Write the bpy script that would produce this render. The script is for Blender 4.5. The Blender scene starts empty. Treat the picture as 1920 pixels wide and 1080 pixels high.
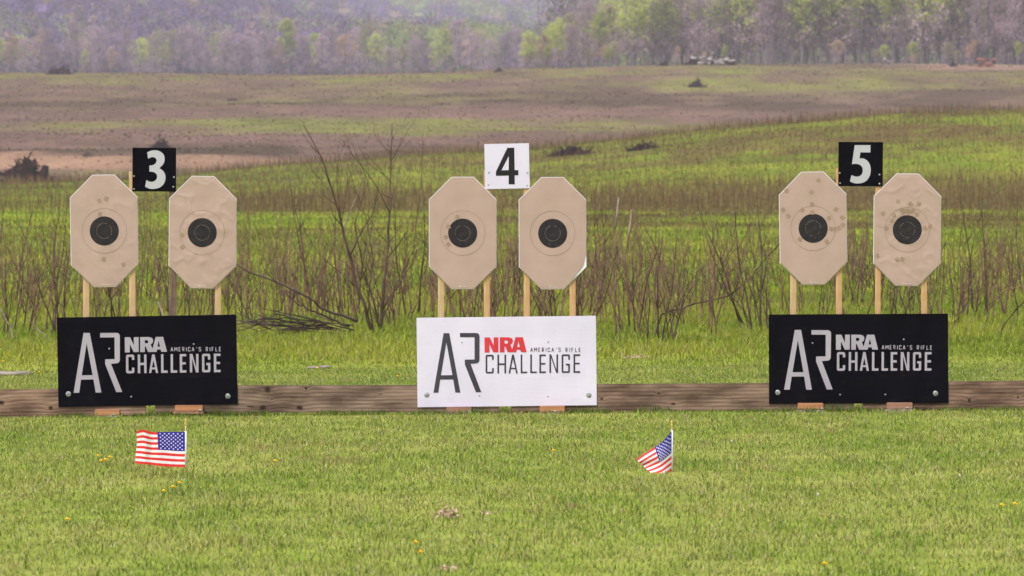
import bpy, math, random
import numpy as np
from mathutils import Vector, Matrix
from mathutils.geometry import tessellate_polygon

random.seed(7)
RNG = np.random.default_rng(7)
SC = bpy.context.scene
COL = SC.collection

# ------------------------------------------------------------------ camera
F = 11000.0        # focal length in pixels of the 1920 frame
YH = 308.0         # image row of eye level
CH = 1.7           # eye height
CD = 40.0          # distance to the target line (Y = 0)
cam_d = bpy.data.cameras.new('camera')
cam_d.sensor_width = 36.0
cam_d.lens = 36.0 * F / 1920.0
cam_d.clip_start = 0.5
cam_d.clip_end = 12000
cam_d.dof.use_dof = True
cam_d.dof.focus_distance = 39.5
cam_d.dof.aperture_fstop = 12.0
cam = bpy.data.objects.new('camera', cam_d)
COL.objects.link(cam)
cam.location = (0, -CD, CH)
cam.rotation_euler = (math.radians(90) - math.atan((540 - YH) / F), 0, 0)
SC.camera = cam

# ------------------------------------------------------------------ light
SUN_EL, SUN_AZ = math.radians(58), math.radians(215)   # azimuth from +Y, clockwise
world = bpy.data.worlds.new('World')
SC.world = world
world.use_nodes = True
wn = world.node_tree
bg = wn.nodes['Background']
sky = wn.nodes.new('ShaderNodeTexSky')
sky.sky_type = 'NISHITA'
sky.sun_disc = False
sky.sun_elevation = SUN_EL
sky.sun_rotation = SUN_AZ
sky.dust_density = 4.0
hs = wn.nodes.new('ShaderNodeHueSaturation')
hs.inputs['Saturation'].default_value = 0.35
wn.links.new(sky.outputs[0], hs.inputs['Color'])
wn.links.new(hs.outputs[0], bg.inputs['Color'])
bg.inputs['Strength'].default_value = 0.11
sun_d = bpy.data.lights.new('sun', 'SUN')
sun_d.energy = 1.5
sun_d.angle = math.radians(10)
sun_d.color = (1.0, 0.955, 0.9)
sun = bpy.data.objects.new('sun', sun_d)
COL.objects.link(sun)
sdir = Vector((math.sin(SUN_AZ) * math.cos(SUN_EL), math.cos(SUN_AZ) * math.cos(SUN_EL), math.sin(SUN_EL)))
sun.rotation_euler = sdir.to_track_quat('Z', 'Y').to_euler()
sun.location = (0, 0, 30)
SC.view_settings.view_transform = 'Standard'
SC.view_settings.look = 'None'
SC.view_settings.gamma = 1.0
SC.view_settings.exposure = 0.95
SC.cycles.volume_bounces = 1
SC.cycles.max_bounces = 5
SC.cycles.transparent_max_bounces = 4


# ------------------------------------------------------------------ helpers
def lin(c):
    c = np.asarray(c, float) / 255.0
    return np.where(c <= 0.04045, c / 12.92, ((c + 0.055) / 1.055) ** 2.4)


def P(px, py, d):
    """a point at distance d along the view axis, seen at (px, py)"""
    return Vector(((px - 960) * d / F, d - CD, CH - (py - YH) * d / F))


def _hash(ix, iy, s):
    h = (ix.astype(np.int64) * 374761393 + iy.astype(np.int64) * 668265263 + s * 1442695041) & 0x7fffffff
    h = (h ^ (h >> 13)) * 1274126177 & 0x7fffffff
    h = (h ^ (h >> 16)) & 0xffff
    return h / 65535.0


def vnoise(x, y, s=0):
    x = np.asarray(x, float); y = np.asarray(y, float)
    ix = np.floor(x); iy = np.floor(y)
    fx = x - ix; fy = y - iy
    fx = fx * fx * (3 - 2 * fx); fy = fy * fy * (3 - 2 * fy)
    a = _hash(ix, iy, s); b = _hash(ix + 1, iy, s); c = _hash(ix, iy + 1, s); e = _hash(ix + 1, iy + 1, s)
    return (a * (1 - fx) + b * fx) * (1 - fy) + (c * (1 - fx) + e * fx) * fy


def fbm(x, y, s=0, o=3):
    t = 0; a = 0.5; n = 0
    for i in range(o):
        t = t + a * vnoise(x * 2 ** i, y * 2 ** i, s + i * 17); n += a; a *= 0.55
    return t / n


def sstep(a, b, x):
    t = np.clip((x - a) / (b - a), 0, 1)
    return t * t * (3 - 2 * t)


def tag(o, label=None, cat=None, group=None, kind=None):
    if label: o['label'] = label
    if cat: o['category'] = cat
    if group: o['group'] = group
    if kind: o['kind'] = kind
    return o


def empty(name, loc, rot=(0, 0, 0)):
    o = bpy.data.objects.new(name, None)
    COL.objects.link(o)
    o.location = loc; o.rotation_euler = rot
    o.empty_display_size = 0.1
    return o


def link_mesh(name, me, mat=None, parent=None, loc=None):
    o = bpy.data.objects.new(name, me)
    COL.objects.link(o)
    if mat is not None:
        for m in (mat if isinstance(mat, (list, tuple)) else [mat]):
            me.materials.append(m)
    if parent is not None: o.parent = parent
    if loc is not None: o.location = loc
    return o


def mesh_np(name, V, faces, col=None, smooth=False):
    """fast mesh: V (N,3); faces a list of (M,k) int arrays; col (N,3) linear"""
    me = bpy.data.meshes.new(name)
    V = np.asarray(V, np.float32)
    me.vertices.add(len(V)); me.vertices.foreach_set('co', V.ravel())
    idx = np.concatenate([np.asarray(f, np.int32).ravel() for f in faces])
    tot = np.concatenate([np.full(len(f), f.shape[1], np.int32) for f in faces])
    start = np.concatenate([[0], np.cumsum(tot)[:-1]]).astype(np.int32)
    me.loops.add(len(idx)); me.loops.foreach_set('vertex_index', idx)
    me.polygons.add(len(tot)); me.polygons.foreach_set('loop_start', start)
    if smooth:
        me.polygons.foreach_set('use_smooth', np.ones(len(tot), bool))
    if col is not None:
        ca = me.color_attributes.new('Col', 'FLOAT_COLOR', 'POINT')
        c4 = np.ones((len(V), 4), np.float32); c4[:, :3] = col
        ca.data.foreach_set('color', c4.ravel())
    me.update(calc_edges=True)
    me.validate()
    return me


class MB:
    """collects small shapes into one mesh"""
    def __init__(s): s.v = []; s.f = []; s.m = []
    def add(s, V, Fc, mi=0):
        b = len(s.v); s.v += [tuple(p) for p in V]
        for f in Fc: s.f.append(tuple(i + b for i in f)); s.m.append(mi)
    def box(s, x0, x1, y0, y1, z0, z1, mi=0, bev=0.0):
        if bev <= 0:
            V = [(x, y, z) for z in (z0, z1) for y in (y0, y1) for x in (x0, x1)]
            s.add(V, [(0, 2, 3, 1), (4, 5, 7, 6), (0, 1, 5, 4), (2, 6, 7, 3), (0, 4, 6, 2), (1, 3, 7, 5)], mi)
        else:
            import bmesh
            bm = bmesh.new(); bmesh.ops.create_cube(bm, size=1)
            for v in bm.verts:
                v.co = Vector(((x0 + x1) / 2 + v.co.x * (x1 - x0), (y0 + y1) / 2 + v.co.y * (y1 - y0), (z0 + z1) / 2 + v.co.z * (z1 - z0)))
            bmesh.ops.bevel(bm, geom=list(bm.edges), offset=bev, segments=2, affect='EDGES')
            bm.verts.index_update()
            s.add([v.co.copy() for v in bm.verts], [[v.index for v in f.verts] for f in bm.faces], mi)
            bm.free()
    def tube(s, pts, rads, n=5, mi=0):
        pts = [Vector(p) for p in pts]; V = []; Fc = []
        for i, p in enumerate(pts):
            t = (pts[min(i + 1, len(pts) - 1)] - pts[max(i - 1, 0)])
            t = t.normalized() if t.length > 1e-9 else Vector((0, 0, 1))
            a = t.orthogonal().normalized(); b = t.cross(a)
            for k in range(n):
                an = 2 * math.pi * k / n
                V.append(p + (a * math.cos(an) + b * math.sin(an)) * rads[i])
        for i in range(len(pts) - 1):
            for k in range(n):
                k2 = (k + 1) % n
                Fc.append((i * n + k, i * n + k2, (i + 1) * n + k2, (i + 1) * n + k))
        Fc.append(tuple(reversed(range(n)))); Fc.append(tuple(range((len(pts) - 1) * n, len(pts) * n)))
        s.add(V, Fc, mi)
    def lathe(s, prof, axis='Z', at=(0, 0, 0), n=14, mi=0):
        V = []; Fc = []
        for (r, h) in prof:
            for k in range(n):
                an = 2 * math.pi * k / n
                c, q = r * math.cos(an), r * math.sin(an)
                V.append(Vector((c, q, h)) + Vector(at) if axis == 'Z' else Vector((c, -h, q)) + Vector(at))
        for i in range(len(prof) - 1):
            for k in range(n):
                k2 = (k + 1) % n
                Fc.append((i * n + k, i * n + k2, (i + 1) * n + k2, (i + 1) * n + k))
        Fc.append(tuple(reversed(range(n)))); Fc.append(tuple(range((len(prof) - 1) * n, len(prof) * n)))
        s.add(V, Fc, mi)
    def poly(s, loops, y0, y1, mi=0):
        """loops of (x,z) outlines (holes after the first) made into a slab between y0 (front) and y1"""
        L = [[Vector((p[0], p[1], 0)) for p in lp] for lp in loops]
        flat = [p for lp in L for p in lp]
        tris = tessellate_polygon(L)
        n = len(flat)
        V = [(p.x, y0, p.y) for p in flat] + [(p.x, y1, p.y) for p in flat]
        Fc = [tuple(t) for t in tris] + [tuple(reversed([i + n for i in t])) for t in tris]
        b = 0
        for lp in L:
            m = len(lp)
            for i in range(m):
                j = (i + 1) % m
                Fc.append((b + i, b + j, b + j + n, b + i + n))
            b += m
        s.add(V, Fc, mi)
    def build(s, name, mat, parent=None, loc=None, smooth=False):
        me = bpy.data.meshes.new(name)
        me.from_pydata([tuple(v) for v in s.v], [], s.f)
        o = link_mesh(name, me, mat, parent, loc)
        if any(s.m): me.polygons.foreach_set('material_index', s.m)
        if smooth: me.polygons.foreach_set('use_smooth', [True] * len(s.f))
        import bmesh
        bm = bmesh.new(); bm.from_mesh(me); bmesh.ops.recalc_face_normals(bm, faces=bm.faces); bm.to_mesh(me); bm.free()
        me.update()
        return o


# ------------------------------------------------------------------ materials
def new_mat(name, rough=0.8, spec=0.3):
    m = bpy.data.materials.new(name); m.use_nodes = True
    b = m.node_tree.nodes['Principled BSDF']
    b.inputs['Roughness'].default_value = rough
    b.inputs['Specular IOR Level'].default_value = spec
    return m, m.node_tree, b


def nd(t, typ, **kw):
    n = t.nodes.new(typ)
    for k, v in kw.items():
        if k in n.inputs.keys(): n.inputs[k].default_value = v
        else: setattr(n, k, v)
    return n


def mapped(t, scale, kind='Object'):
    tc = nd(t, 'ShaderNodeTexCoord'); mp = nd(t, 'ShaderNodeMapping')
    mp.inputs['Scale'].default_value = scale
    t.links.new(tc.outputs[kind], mp.inputs['Vector'])
    return mp.outputs[0]


def ramp(t, src, stops):
    r = nd(t, 'ShaderNodeValToRGB')
    e = r.color_ramp.elements
    while len(e) < len(stops): e.new(0.5)
    for i, (p, c) in enumerate(stops):
        e[i].position = p; e[i].color = (*c, 1)
    t.links.new(src, r.inputs[0])
    return r.outputs[0]


def noisy(name, c1, c2, scale=(1, 1, 1), nscale=5.0, detail=4.0, rough=0.8, spec=0.3, bump=0.0, bdist=0.002, lo=0.35, hi=0.65):
    m, t, b = new_mat(name, rough, spec)
    n = nd(t, 'ShaderNodeTexNoise', Scale=nscale, Detail=detail)
    t.links.new(mapped(t, scale), n.inputs['Vector'])
    t.links.new(ramp(t, n.outputs[0], [(lo, c1), (hi, c2)]), b.inputs['Base Color'])
    if bump:
        bp = nd(t, 'ShaderNodeBump', Strength=bump, Distance=bdist)
        t.links.new(n.outputs[0], bp.inputs['Height']); t.links.new(bp.outputs[0], b.inputs['Normal'])
    return m


def attr_mat(name, rough=0.9, spec=0.15, translucent=0.0, nz=None, amount=0.25):
    m, t, b = new_mat(name, rough, spec)
    a = nd(t, 'ShaderNodeVertexColor', layer_name='Col')
    src = a.outputs[0]
    if nz:
        n = nd(t, 'ShaderNodeTexNoise', Scale=nz, Detail=6.0)
        t.links.new(mapped(t, (1, 1, 1)), n.inputs['Vector'])
        g = ramp(t, n.outputs[0], [(0.3, (1 - amount,) * 3), (0.7, (1 + amount,) * 3)])
        mx = nd(t, 'ShaderNodeMixRGB', blend_type='MULTIPLY', Fac=1.0)
        t.links.new(src, mx.inputs[1]); t.links.new(g, mx.inputs[2]); src = mx.outputs[0]
    t.links.new(src, b.inputs['Base Color'])
    if translucent:
        tr = nd(t, 'ShaderNodeBsdfTranslucent'); ms = nd(t, 'ShaderNodeMixShader', Fac=translucent)
        t.links.new(src, tr.inputs['Color'])
        out = t.nodes['Material Output']
        t.links.new(b.outputs[0], ms.inputs[1]); t.links.new(tr.outputs[0], ms.inputs[2]); t.links.new(ms.outputs[0], out.inputs['Surface'])
    return m


M = {}
M['ground'] = attr_mat('ground_cover', 1.0, 0.05, nz=3.0, amount=0.22)
M['grass'] = attr_mat('grass_blades', 0.65, 0.25, translucent=0.3)
M['weed'] = attr_mat('dry_stalks', 0.9, 0.1)
M['leafmass'] = attr_mat('far_foliage', 0.95, 0.05, translucent=0.25)
t_ = M['leafmass'].node_tree
oi = nd(t_, 'ShaderNodeObjectInfo'); mr_ = nd(t_, 'ShaderNodeMapRange'); mr_.inputs['To Min'].default_value = .72; mr_.inputs['To Max'].default_value = 1.22
t_.links.new(oi.outputs['Random'], mr_.inputs[0])
mm_ = nd(t_, 'ShaderNodeVectorMath', operation='SCALE')
vc_ = [n for n in t_.nodes if n.bl_idname == 'ShaderNodeVertexColor'][0]
ends = [l.to_socket for l in vc_.outputs[0].links]
t_.links.new(vc_.outputs[0], mm_.inputs[0]); t_.links.new(mr_.outputs[0], mm_.inputs['Scale'])
for e_ in ends: t_.links.new(mm_.outputs[0], e_)
M['white_board'] = noisy('white_corrugated_plastic', (0.62, 0.58, 0.725), (0.68, 0.635, 0.78), (1, 1, 1), 3, 2, 0.45, 0.4)
M['black_board'] = noisy('black_corrugated_plastic', (0.0022, 0.0017, 0.004), (0.0038, 0.0030, 0.0065), (3, 1, 1), 2, 2, 0.7, 0.02)
for _n in ('white_board', 'black_board'):
    _t = M[_n].node_tree; _b = _t.nodes['Principled BSDF']
    _w = nd(_t, 'ShaderNodeTexWave', Scale=34.0, Distortion=0.0); _w.bands_direction = 'Z'
    _t.links.new(mapped(_t, (1, 1, 1)), _w.inputs['Vector'])
    _bp = nd(_t, 'ShaderNodeBump', Strength=0.25, Distance=0.001)
    _t.links.new(_w.outputs[1], _bp.inputs['Height']); _t.links.new(_bp.outputs[0], _b.inputs['Normal'])
    _d = nd(_t, 'ShaderNodeTexNoise', Scale=7.0, Detail=8.0, Roughness=0.75)
    _t.links.new(mapped(_t, (1, 1, 2)), _d.inputs['Vector'])
    _src = _b.inputs['Base Color'].links[0].from_socket
    _mx = nd(_t, 'ShaderNodeMixRGB'); _mx.inputs[2].default_value = (0.2, 0.17, 0.14, 1)
    _f = nd(_t, 'ShaderNodeMapRange'); _f.inputs['From Min'].default_value = .55; _f.inputs['From Max'].default_value = .8
    _f.inputs['To Max'].default_value = .22 if _n == 'white_board' else .06
    _t.links.new(_d.outputs[0], _f.inputs[0]); _t.links.new(_f.outputs[0], _mx.inputs[0]); _t.links.new(_src, _mx.inputs[1])
    _t.links.new(_mx.outputs[0], _b.inputs['Base Color'])
M['ink_grey'] = noisy('pale_grey_vinyl', (0.34, 0.31, 0.37), (0.39, 0.36, 0.42), (1, 1, 1), 4, 2, 0.5)
M['ink_dark'] = noisy('charcoal_vinyl', (0.035, 0.031, 0.042), (0.05, 0.045, 0.06), (1, 1, 1), 4, 2, 0.5)
M['ink_red'] = noisy('red_vinyl', (0.55, 0.03, 0.045), (0.62, 0.04, 0.055), (1, 1, 1), 4, 2, 0.5)
M['ink_white'] = noisy('white_vinyl', (0.42, 0.42, 0.46), (0.47, 0.46, 0.51), (1, 1, 1), 4, 2, 0.5)
M['ink_black'] = noisy('black_vinyl', (0.006, 0.006, 0.007), (0.01, 0.01, 0.012), (1, 1, 1), 4, 2, 0.5)
M['zinc'] = noisy('zinc_plated_steel', (0.22, 0.25, 0.25), (0.5, 0.53, 0.53), (1, 1, 1), 80, 3, 0.35)
M['zinc'].node_tree.nodes['Principled BSDF'].inputs['Metallic'].default_value = 0.6
M['tan'] = noisy('tan_target_paper', (0.40, 0.286, 0.24), (0.44, 0.316, 0.27), (1, 1, 1), 6, 6, 0.75, 0.2, 0.12, 0.001)
M['backer'] = noisy('white_target_backer', (0.72, 0.70, 0.75), (0.78, 0.76, 0.8), (1, 1, 1), 8, 2, 0.6)
M['bull'] = noisy('black_target_ink', (0.012, 0.01, 0.012), (0.021, 0.017, 0.02), (1, 1, 1), 30, 5, 0.6, 0.25)
M['ringline'] = noisy('brown_ring_ink', (0.23, 0.16, 0.115), (0.27, 0.19, 0.14), (1, 1, 1), 30, 2, 0.8)
M['ringdash'] = noisy('pale_ring_ink', (0.3, 0.25, 0.2), (0.4, 0.34, 0.28), (1, 1, 1), 30, 2, 0.8)
M['patch'] = noisy('brown_paster_paper', (0.275, 0.192, 0.137), (0.33, 0.235, 0.168), (1, 1, 1), 60, 2, 0.8)
M['patch_black'] = noisy('dark_paster_paper', (0.021, 0.016, 0.019), (0.028, 0.022, 0.024), (1, 1, 1), 60, 2, 0.7)
M['flag_red'] = noisy('red_flag_cloth', (0.62, 0.02, 0.02), (0.70, 0.03, 0.025), (1, 1, 1), 40, 3, 0.7)
M['flag_white'] = noisy('white_flag_cloth', (0.72, 0.68, 0.74), (0.8, 0.76, 0.8), (1, 1, 1), 40, 3, 0.7)
M['flag_blue'] = noisy('blue_flag_cloth', (0.012, 0.009, 0.24), (0.018, 0.014, 0.30), (1, 1, 1), 40, 3, 0.7)
M['dowel'] = noisy('pale_dowel_wood', (0.5, 0.34, 0.16), (0.62, 0.45, 0.25), (30, 30, 2), 3, 3, 0.6)
M['gold'] = noisy('gold_paint', (0.55, 0.36, 0.1), (0.65, 0.45, 0.16), (1, 1, 1), 30, 3, 0.4)
M['bark'] = noisy('grey_bark', (0.11, 0.09, 0.10), (0.24, 0.20, 0.215), (2, 2, 0.5), 3, 4, 0.95, 0.1)
M['twig'] = noisy('reddish_brown_bark', (0.085, 0.047, 0.034), (0.25, 0.145, 0.105), (1, 1, 1), 6, 5, 0.85, 0.15)
M['twig_dark'] = noisy('dark_brown_bark', (0.05, 0.03, 0.024), (0.135, 0.082, 0.064), (1, 1, 1), 6, 5, 0.85, 0.15)
M['deadwood'] = noisy('bleached_dead_wood', (0.12, 0.085, 0.07), (0.36, 0.29, 0.25), (3, 3, 2), 4, 4, 0.85, 0.15)
M['rootdark'] = noisy('dark_rotting_wood', (0.010, 0.004, 0.007), (0.045, 0.016, 0.018), (1, 1, 1), 2, 5, 0.95, 0.1)
M['rootbrown'] = noisy('brown_brush', (0.045, 0.028, 0.028), (0.12, 0.08, 0.072), (1, 1, 1), 2, 5, 0.95, 0.1)
M['stone'] = noisy('pale_stone', (0.2, 0.16, 0.14), (0.42, 0.36, 0.33), (1, 1, 1), 3, 5, 0.95, 0.1, 0.4, 0.03)
M['palewood'] = noisy('sunbleached_logs', (0.16, 0.13, 0.125), (0.46, 0.41, 0.40), (1, 1, 1), 2, 4, 0.85, 0.15)
M['rusty'] = noisy('rusty_red_metal', (0.14, 0.04, 0.03), (0.3, 0.12, 0.09), (1, 1, 1), 1.5, 4, 0.8)
M['yellow'] = noisy('dandelion_petals', (0.8, 0.5, 0.006), (0.9, 0.62, 0.015), (1, 1, 1), 200, 2, 0.6)
M['stemgreen'] = noisy('flower_stem', (0.12, 0.2, 0.04), (0.2, 0.28, 0.07), (1, 1, 1), 50, 2, 0.6)
M['petal_white'] = noisy('white_petals', (0.6, 0.55, 0.5), (0.75, 0.72, 0.68), (1, 1, 1), 100, 2, 0.7)
M['litter'] = noisy('dry_leaf_litter', (0.22, 0.14, 0.08), (0.5, 0.39, 0.25), (1, 1, 1), 40, 4, 0.85)


def wood(name, c_dark, c_light, grain=(1.2, 14, 60), knots=(), stain=(0.42, 0.39, 0.38), vertical=False, dist=1.8):
    """softwood with growth rings stretched along the board and dark knots"""
    m, t, b = new_mat(name, 0.82, 0.2)
    tc = nd(t, 'ShaderNodeTexCoord'); sep = nd(t, 'ShaderNodeSeparateXYZ')
    t.links.new(tc.outputs['Object'], sep.inputs[0])
    sc = (14, 14, 0.8) if vertical else (0.45, 8, 7)
    n1 = nd(t, 'ShaderNodeTexNoise', Scale=1.6, Detail=3.0)
    t.links.new(mapped(t, sc), n1.inputs['Vector'])
    zc = sep.outputs['X'] if vertical else sep.outputs['Z']
    base = nd(t, 'ShaderNodeMath', operation='MULTIPLY'); base.inputs[1].default_value = 75.0 if vertical else 240.0
    t.links.new(zc, base.inputs[0])
    am = nd(t, 'ShaderNodeMath', operation='MULTIPLY_ADD'); am.inputs[1].default_value = dist * 5
    t.links.new(n1.outputs[0], am.inputs[0]); t.links.new(base.outputs[0], am.inputs[2])
    cur = am.outputs[0]; kmask = None
    for (kx, kz, kw, kh) in knots:
        mp = nd(t, 'ShaderNodeMapping')
        mp.inputs['Location'].default_value = (-kx / kw, 0, -kz / kh)
        mp.inputs['Scale'].default_value = (1 / kw, 0, 1 / kh)
        t.links.new(tc.outputs['Object'], mp.inputs['Vector'])
        nn = nd(t, 'ShaderNodeTexNoise', Scale=2.2, Detail=3.0)
        t.links.new(mp.outputs[0], nn.inputs['Vector'])
        ln = nd(t, 'ShaderNodeVectorMath', operation='LENGTH')
        t.links.new(mp.outputs[0], ln.inputs[0])
        wob = nd(t, 'ShaderNodeMath', operation='MULTIPLY_ADD'); wob.inputs[1].default_value = 0.9
        t.links.new(nn.outputs[0], wob.inputs[0]); t.links.new(ln.outputs['Value'], wob.inputs[2])
        sub = nd(t, 'ShaderNodeMath', operation='SUBTRACT'); sub.inputs[1].default_value = 0.45
        t.links.new(wob.outputs[0], sub.inputs[0])
        mr = nd(t, 'ShaderNodeMapRange'); mr.interpolation_type = 'SMOOTHSTEP'
        mr.inputs['From Min'].default_value = 0.4; mr.inputs['From Max'].default_value = 1.2
        mr.inputs['To Min'].default_value = 1; mr.inputs['To Max'].default_value = 0
        t.links.new(sub.outputs[0], mr.inputs[0])
        mr2 = nd(t, 'ShaderNodeMapRange'); mr2.interpolation_type = 'SMOOTHSTEP'
        mr2.inputs['From Min'].default_value = 0.0; mr2.inputs['From Max'].default_value = 5.0
        mr2.inputs['To Min'].default_value = 3.5; mr2.inputs['To Max'].default_value = 0
        t.links.new(ln.outputs['Value'], mr2.inputs[0])
        ad = nd(t, 'ShaderNodeMath', operation='ADD')
        t.links.new(cur, ad.inputs[0]); t.links.new(mr2.outputs[0], ad.inputs[1]); cur = ad.outputs[0]
        if kmask is None: kmask = mr.outputs[0]
        else:
            mm = nd(t, 'ShaderNodeMath', operation='MAXIMUM')
            t.links.new(kmask, mm.inputs[0]); t.links.new(mr.outputs[0], mm.inputs[1]); kmask = mm.outputs[0]
    sn = nd(t, 'ShaderNodeMath', operation='SINE'); t.links.new(cur, sn.inputs[0])
    fine = nd(t, 'ShaderNodeTexNoise', Scale=2.0, Detail=5.0)
    t.links.new(mapped(t, (140, 140, 3) if vertical else (3, 60, 190)), fine.inputs['Vector'])
    mixv = nd(t, 'ShaderNodeMath', operation='MULTIPLY_ADD'); mixv.inputs[1].default_value = 0.09
    t.links.new(sn.outputs[0], mixv.inputs[0]); t.links.new(fine.outputs[0], mixv.inputs[2])
    col = ramp(t, mixv.outputs[0], [(0.25, c_dark), (0.68, c_light)])
    st = nd(t, 'ShaderNodeTexNoise', Scale=2.0, Detail=5.0)
    t.links.new(mapped(t, (1.5, 1, 4)), st.inputs['Vector'])
    sr = ramp(t, st.outputs[0], [(0.38, stain), (0.6, (1, 1, 1))])
    mx = nd(t, 'ShaderNodeMixRGB', blend_type='MULTIPLY', Fac=1.0)
    t.links.new(col, mx.inputs[1]); t.links.new(sr, mx.inputs[2])
    src = mx.outputs[0]
    if kmask is not None:
        mk = nd(t, 'ShaderNodeMixRGB', blend_type='MIX'); mk.inputs[2].default_value = (0.03, 0.013, 0.008, 1)
        t.links.new(kmask, mk.inputs[0]); t.links.new(src, mk.inputs[1]); src = mk.outputs[0]
    t.links.new(src, b.inputs['Base Color'])
    bp = nd(t, 'ShaderNodeBump', Strength=0.4, Distance=0.002)
    t.links.new(mixv.outputs[0], bp.inputs['Height']); t.links.new(bp.outputs[0], b.inputs['Normal'])
    return m


# ------------------------------------------------------------------ terrain
_KD = np.array([-200., 20, 60, 120, 200, 270, 350, 400, 430, 480, 560, 640, 720, 800, 900, 1250, 1400, 1900, 2100, 2600, 3000, 3400, 3900, 4700, 6000, 9000])
_CP = np.array([-800, 0, 330, 500, 640, 800, 1100, 1300, 1500, 1700, 1920, 2700.])
_CY = np.array([352, 346, 332, 312, 302, 290, 271, 246, 229, 213, 208, 200.])


def _knotz(px):
    """ground height at each knot distance for a viewing direction px (array) -> (n, K)"""
    px = np.clip(px, -1600, 3500)
    crest = np.interp(px, _CP, _CY)
    # soften the kinks of the crest
    crest = (crest + np.interp(px - 60, _CP, _CY) + np.interp(px + 60, _CP, _CY)) / 3
    ytop = np.interp(px, [-800, 0, 640, 800, 900, 1000, 1100, 1200, 1300, 1600, 1920, 2700], [140, 138, 138, 137, 133, 129, 126, 122, 120, 119, 123, 125])
    ytop = (ytop + np.interp(px - 50, [0, 640, 900, 1100, 1300, 1920], [138, 138, 133, 126, 120, 123])) / 2
    rA = np.interp(px, [-800, 0, 300, 640, 800, 900, 1100, 2700], [-60, -25, 40, 108, 138, 152, 165, 175])
    rB = np.interp(px, [-800, 0, 640, 1000, 1300, 2700], [-110, -70, 8, 55, 82, 120])
    rC = np.interp(px, [-800, 640, 1300, 2700], [-60, -55, -28, -10])
    z = np.zeros((len(px), len(_KD)))
    def fy(y, d): return CH - (y - YH) * d / F
    flat = lambda d: 0.0
    for i, d in enumerate(_KD):
        if d <= 200: z[:, i] = 0.0
        elif d == 270: z[:, i] = fy(crest, 350) * 0.42
        elif d == 350: z[:, i] = fy(crest, 350)
        elif d == 400: z[:, i] = np.minimum(fy(crest, 350) - np.interp(px, [0, 500, 900, 1400], [-.25, 0., .5, .7]), fy(336, 400))
        elif d == 430: z[:, i] = fy(308, d)
        elif d == 480: z[:, i] = fy(278, d)
        elif d == 560: z[:, i] = fy(235, d)
        elif d == 640: z[:, i] = fy(196, d)
        elif d == 720: z[:, i] = fy(ytop + 25, d)
        elif d == 800: z[:, i] = fy(ytop, d)
        elif d == 900: z[:, i] = fy(ytop + 6, d)
        elif d == 1250: z[:, i] = fy(152, d)
        elif d == 1400: z[:, i] = fy(150, d)
        elif d == 1900: z[:, i] = fy(rA, d)
        elif d == 2100: z[:, i] = fy(rA + 12, d)
        elif d == 2600: z[:, i] = fy(np.maximum(rB + 30, rA - 40) * 0.5 + 0.5 * (rB + 30), d)
        elif d == 3000: z[:, i] = fy(rB, d)
        elif d == 3400: z[:, i] = fy(rB + 15, d)
        elif d == 3900: z[:, i] = fy(rC + 50, d)
        elif d == 4700: z[:, i] = fy(rC, d)
        elif d == 6000: z[:, i] = fy(rC + 25, 4700)
        else: z[:, i] = fy(rC + 25, 4700)
    return z


def ground(X, d):
    X = np.atleast_1d(np.asarray(X, float)); d = np.atleast_1d(np.asarray(d, float))
    px = 960 + F * X / np.maximum(d, 60)
    Z = _knotz(px)
    k = np.clip(np.searchsorted(_KD, d, side='right') - 1, 0, len(_KD) - 2)
    r = np.arange(len(d))
    d0 = _KD[k]; d1 = _KD[k + 1]; t = (d - d0) / (d1 - d0)
    z0 = Z[r, k]; z1 = Z[r, k + 1]
    km = np.maximum(k - 1, 0); kp = np.minimum(k + 2, len(_KD) - 1)
    def lim(a, b):   # monotone slopes: no overshoot
        return np.where(a * b <= 0, 0.0, 2 * a * b / np.where(np.abs(a + b) < 1e-12, 1, a + b))
    s = (z1 - z0) / (d1 - d0)
    sm = np.where(k > 0, (z0 - Z[r, km]) / np.maximum(d0 - _KD[km], 1e-6), s)
    sp = np.where(k + 2 < len(_KD), (Z[r, kp] - z1) / np.maximum(_KD[kp] - d1, 1e-6), s)
    m0 = lim(sm, s); m1 = lim(s, sp)
    h = d1 - d0
    z = (2 * t ** 3 - 3 * t ** 2 + 1) * z0 + (t ** 3 - 2 * t ** 2 + t) * h * m0 + (-2 * t ** 3 + 3 * t ** 2) * z1 + (t ** 3 - t ** 2) * h * m1
    z = z + 0.0078 * np.clip(X, -12, 12) * (1 - sstep(60, 200, d))
    z = z + (fbm(X / 1.3, d / 1.3, 3) - 0.5) * 0.035 * (0.35 + sstep(44, 60, d))
    z = z + (fbm(X / 9, d / 12, 5) - 0.5) * 0.22 * sstep(60, 130, d)
    z = z + (fbm(X / 30, d / 30, 8) - 0.5) * 1.0 * sstep(360, 450, d)
    z = z + (fbm(X / 80, d / 80, 11) - 0.5) * 14.0 * sstep(1500, 1900, d)
    return z


def gz(X, d): return float(ground([X], [d])[0])


# colours the ground really has, by place (linear base colours)
KA = 0.56
C_LAWN = lin((164, 182, 74)) * KA
C_LAWN2 = lin((188, 192, 98)) * KA
C_LAWN3 = lin((120, 152, 34)) * KA
C_FIELD = lin((150, 172, 44)) * KA
C_FIELD2 = lin((180, 188, 62)) * KA
C_FARG = lin((140, 146, 56)) * KA
C_FARG2 = lin((156, 158, 74)) * KA
C_MAUVE = lin((142, 112, 99)) * KA
C_BROWN = lin((126, 104, 62)) * KA
C_DARK = lin((84, 70, 46)) * KA
C_TAN = lin((184, 146, 120)) * KA
C_FOREST = lin((110, 95, 95)) * KA * 0.8

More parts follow.
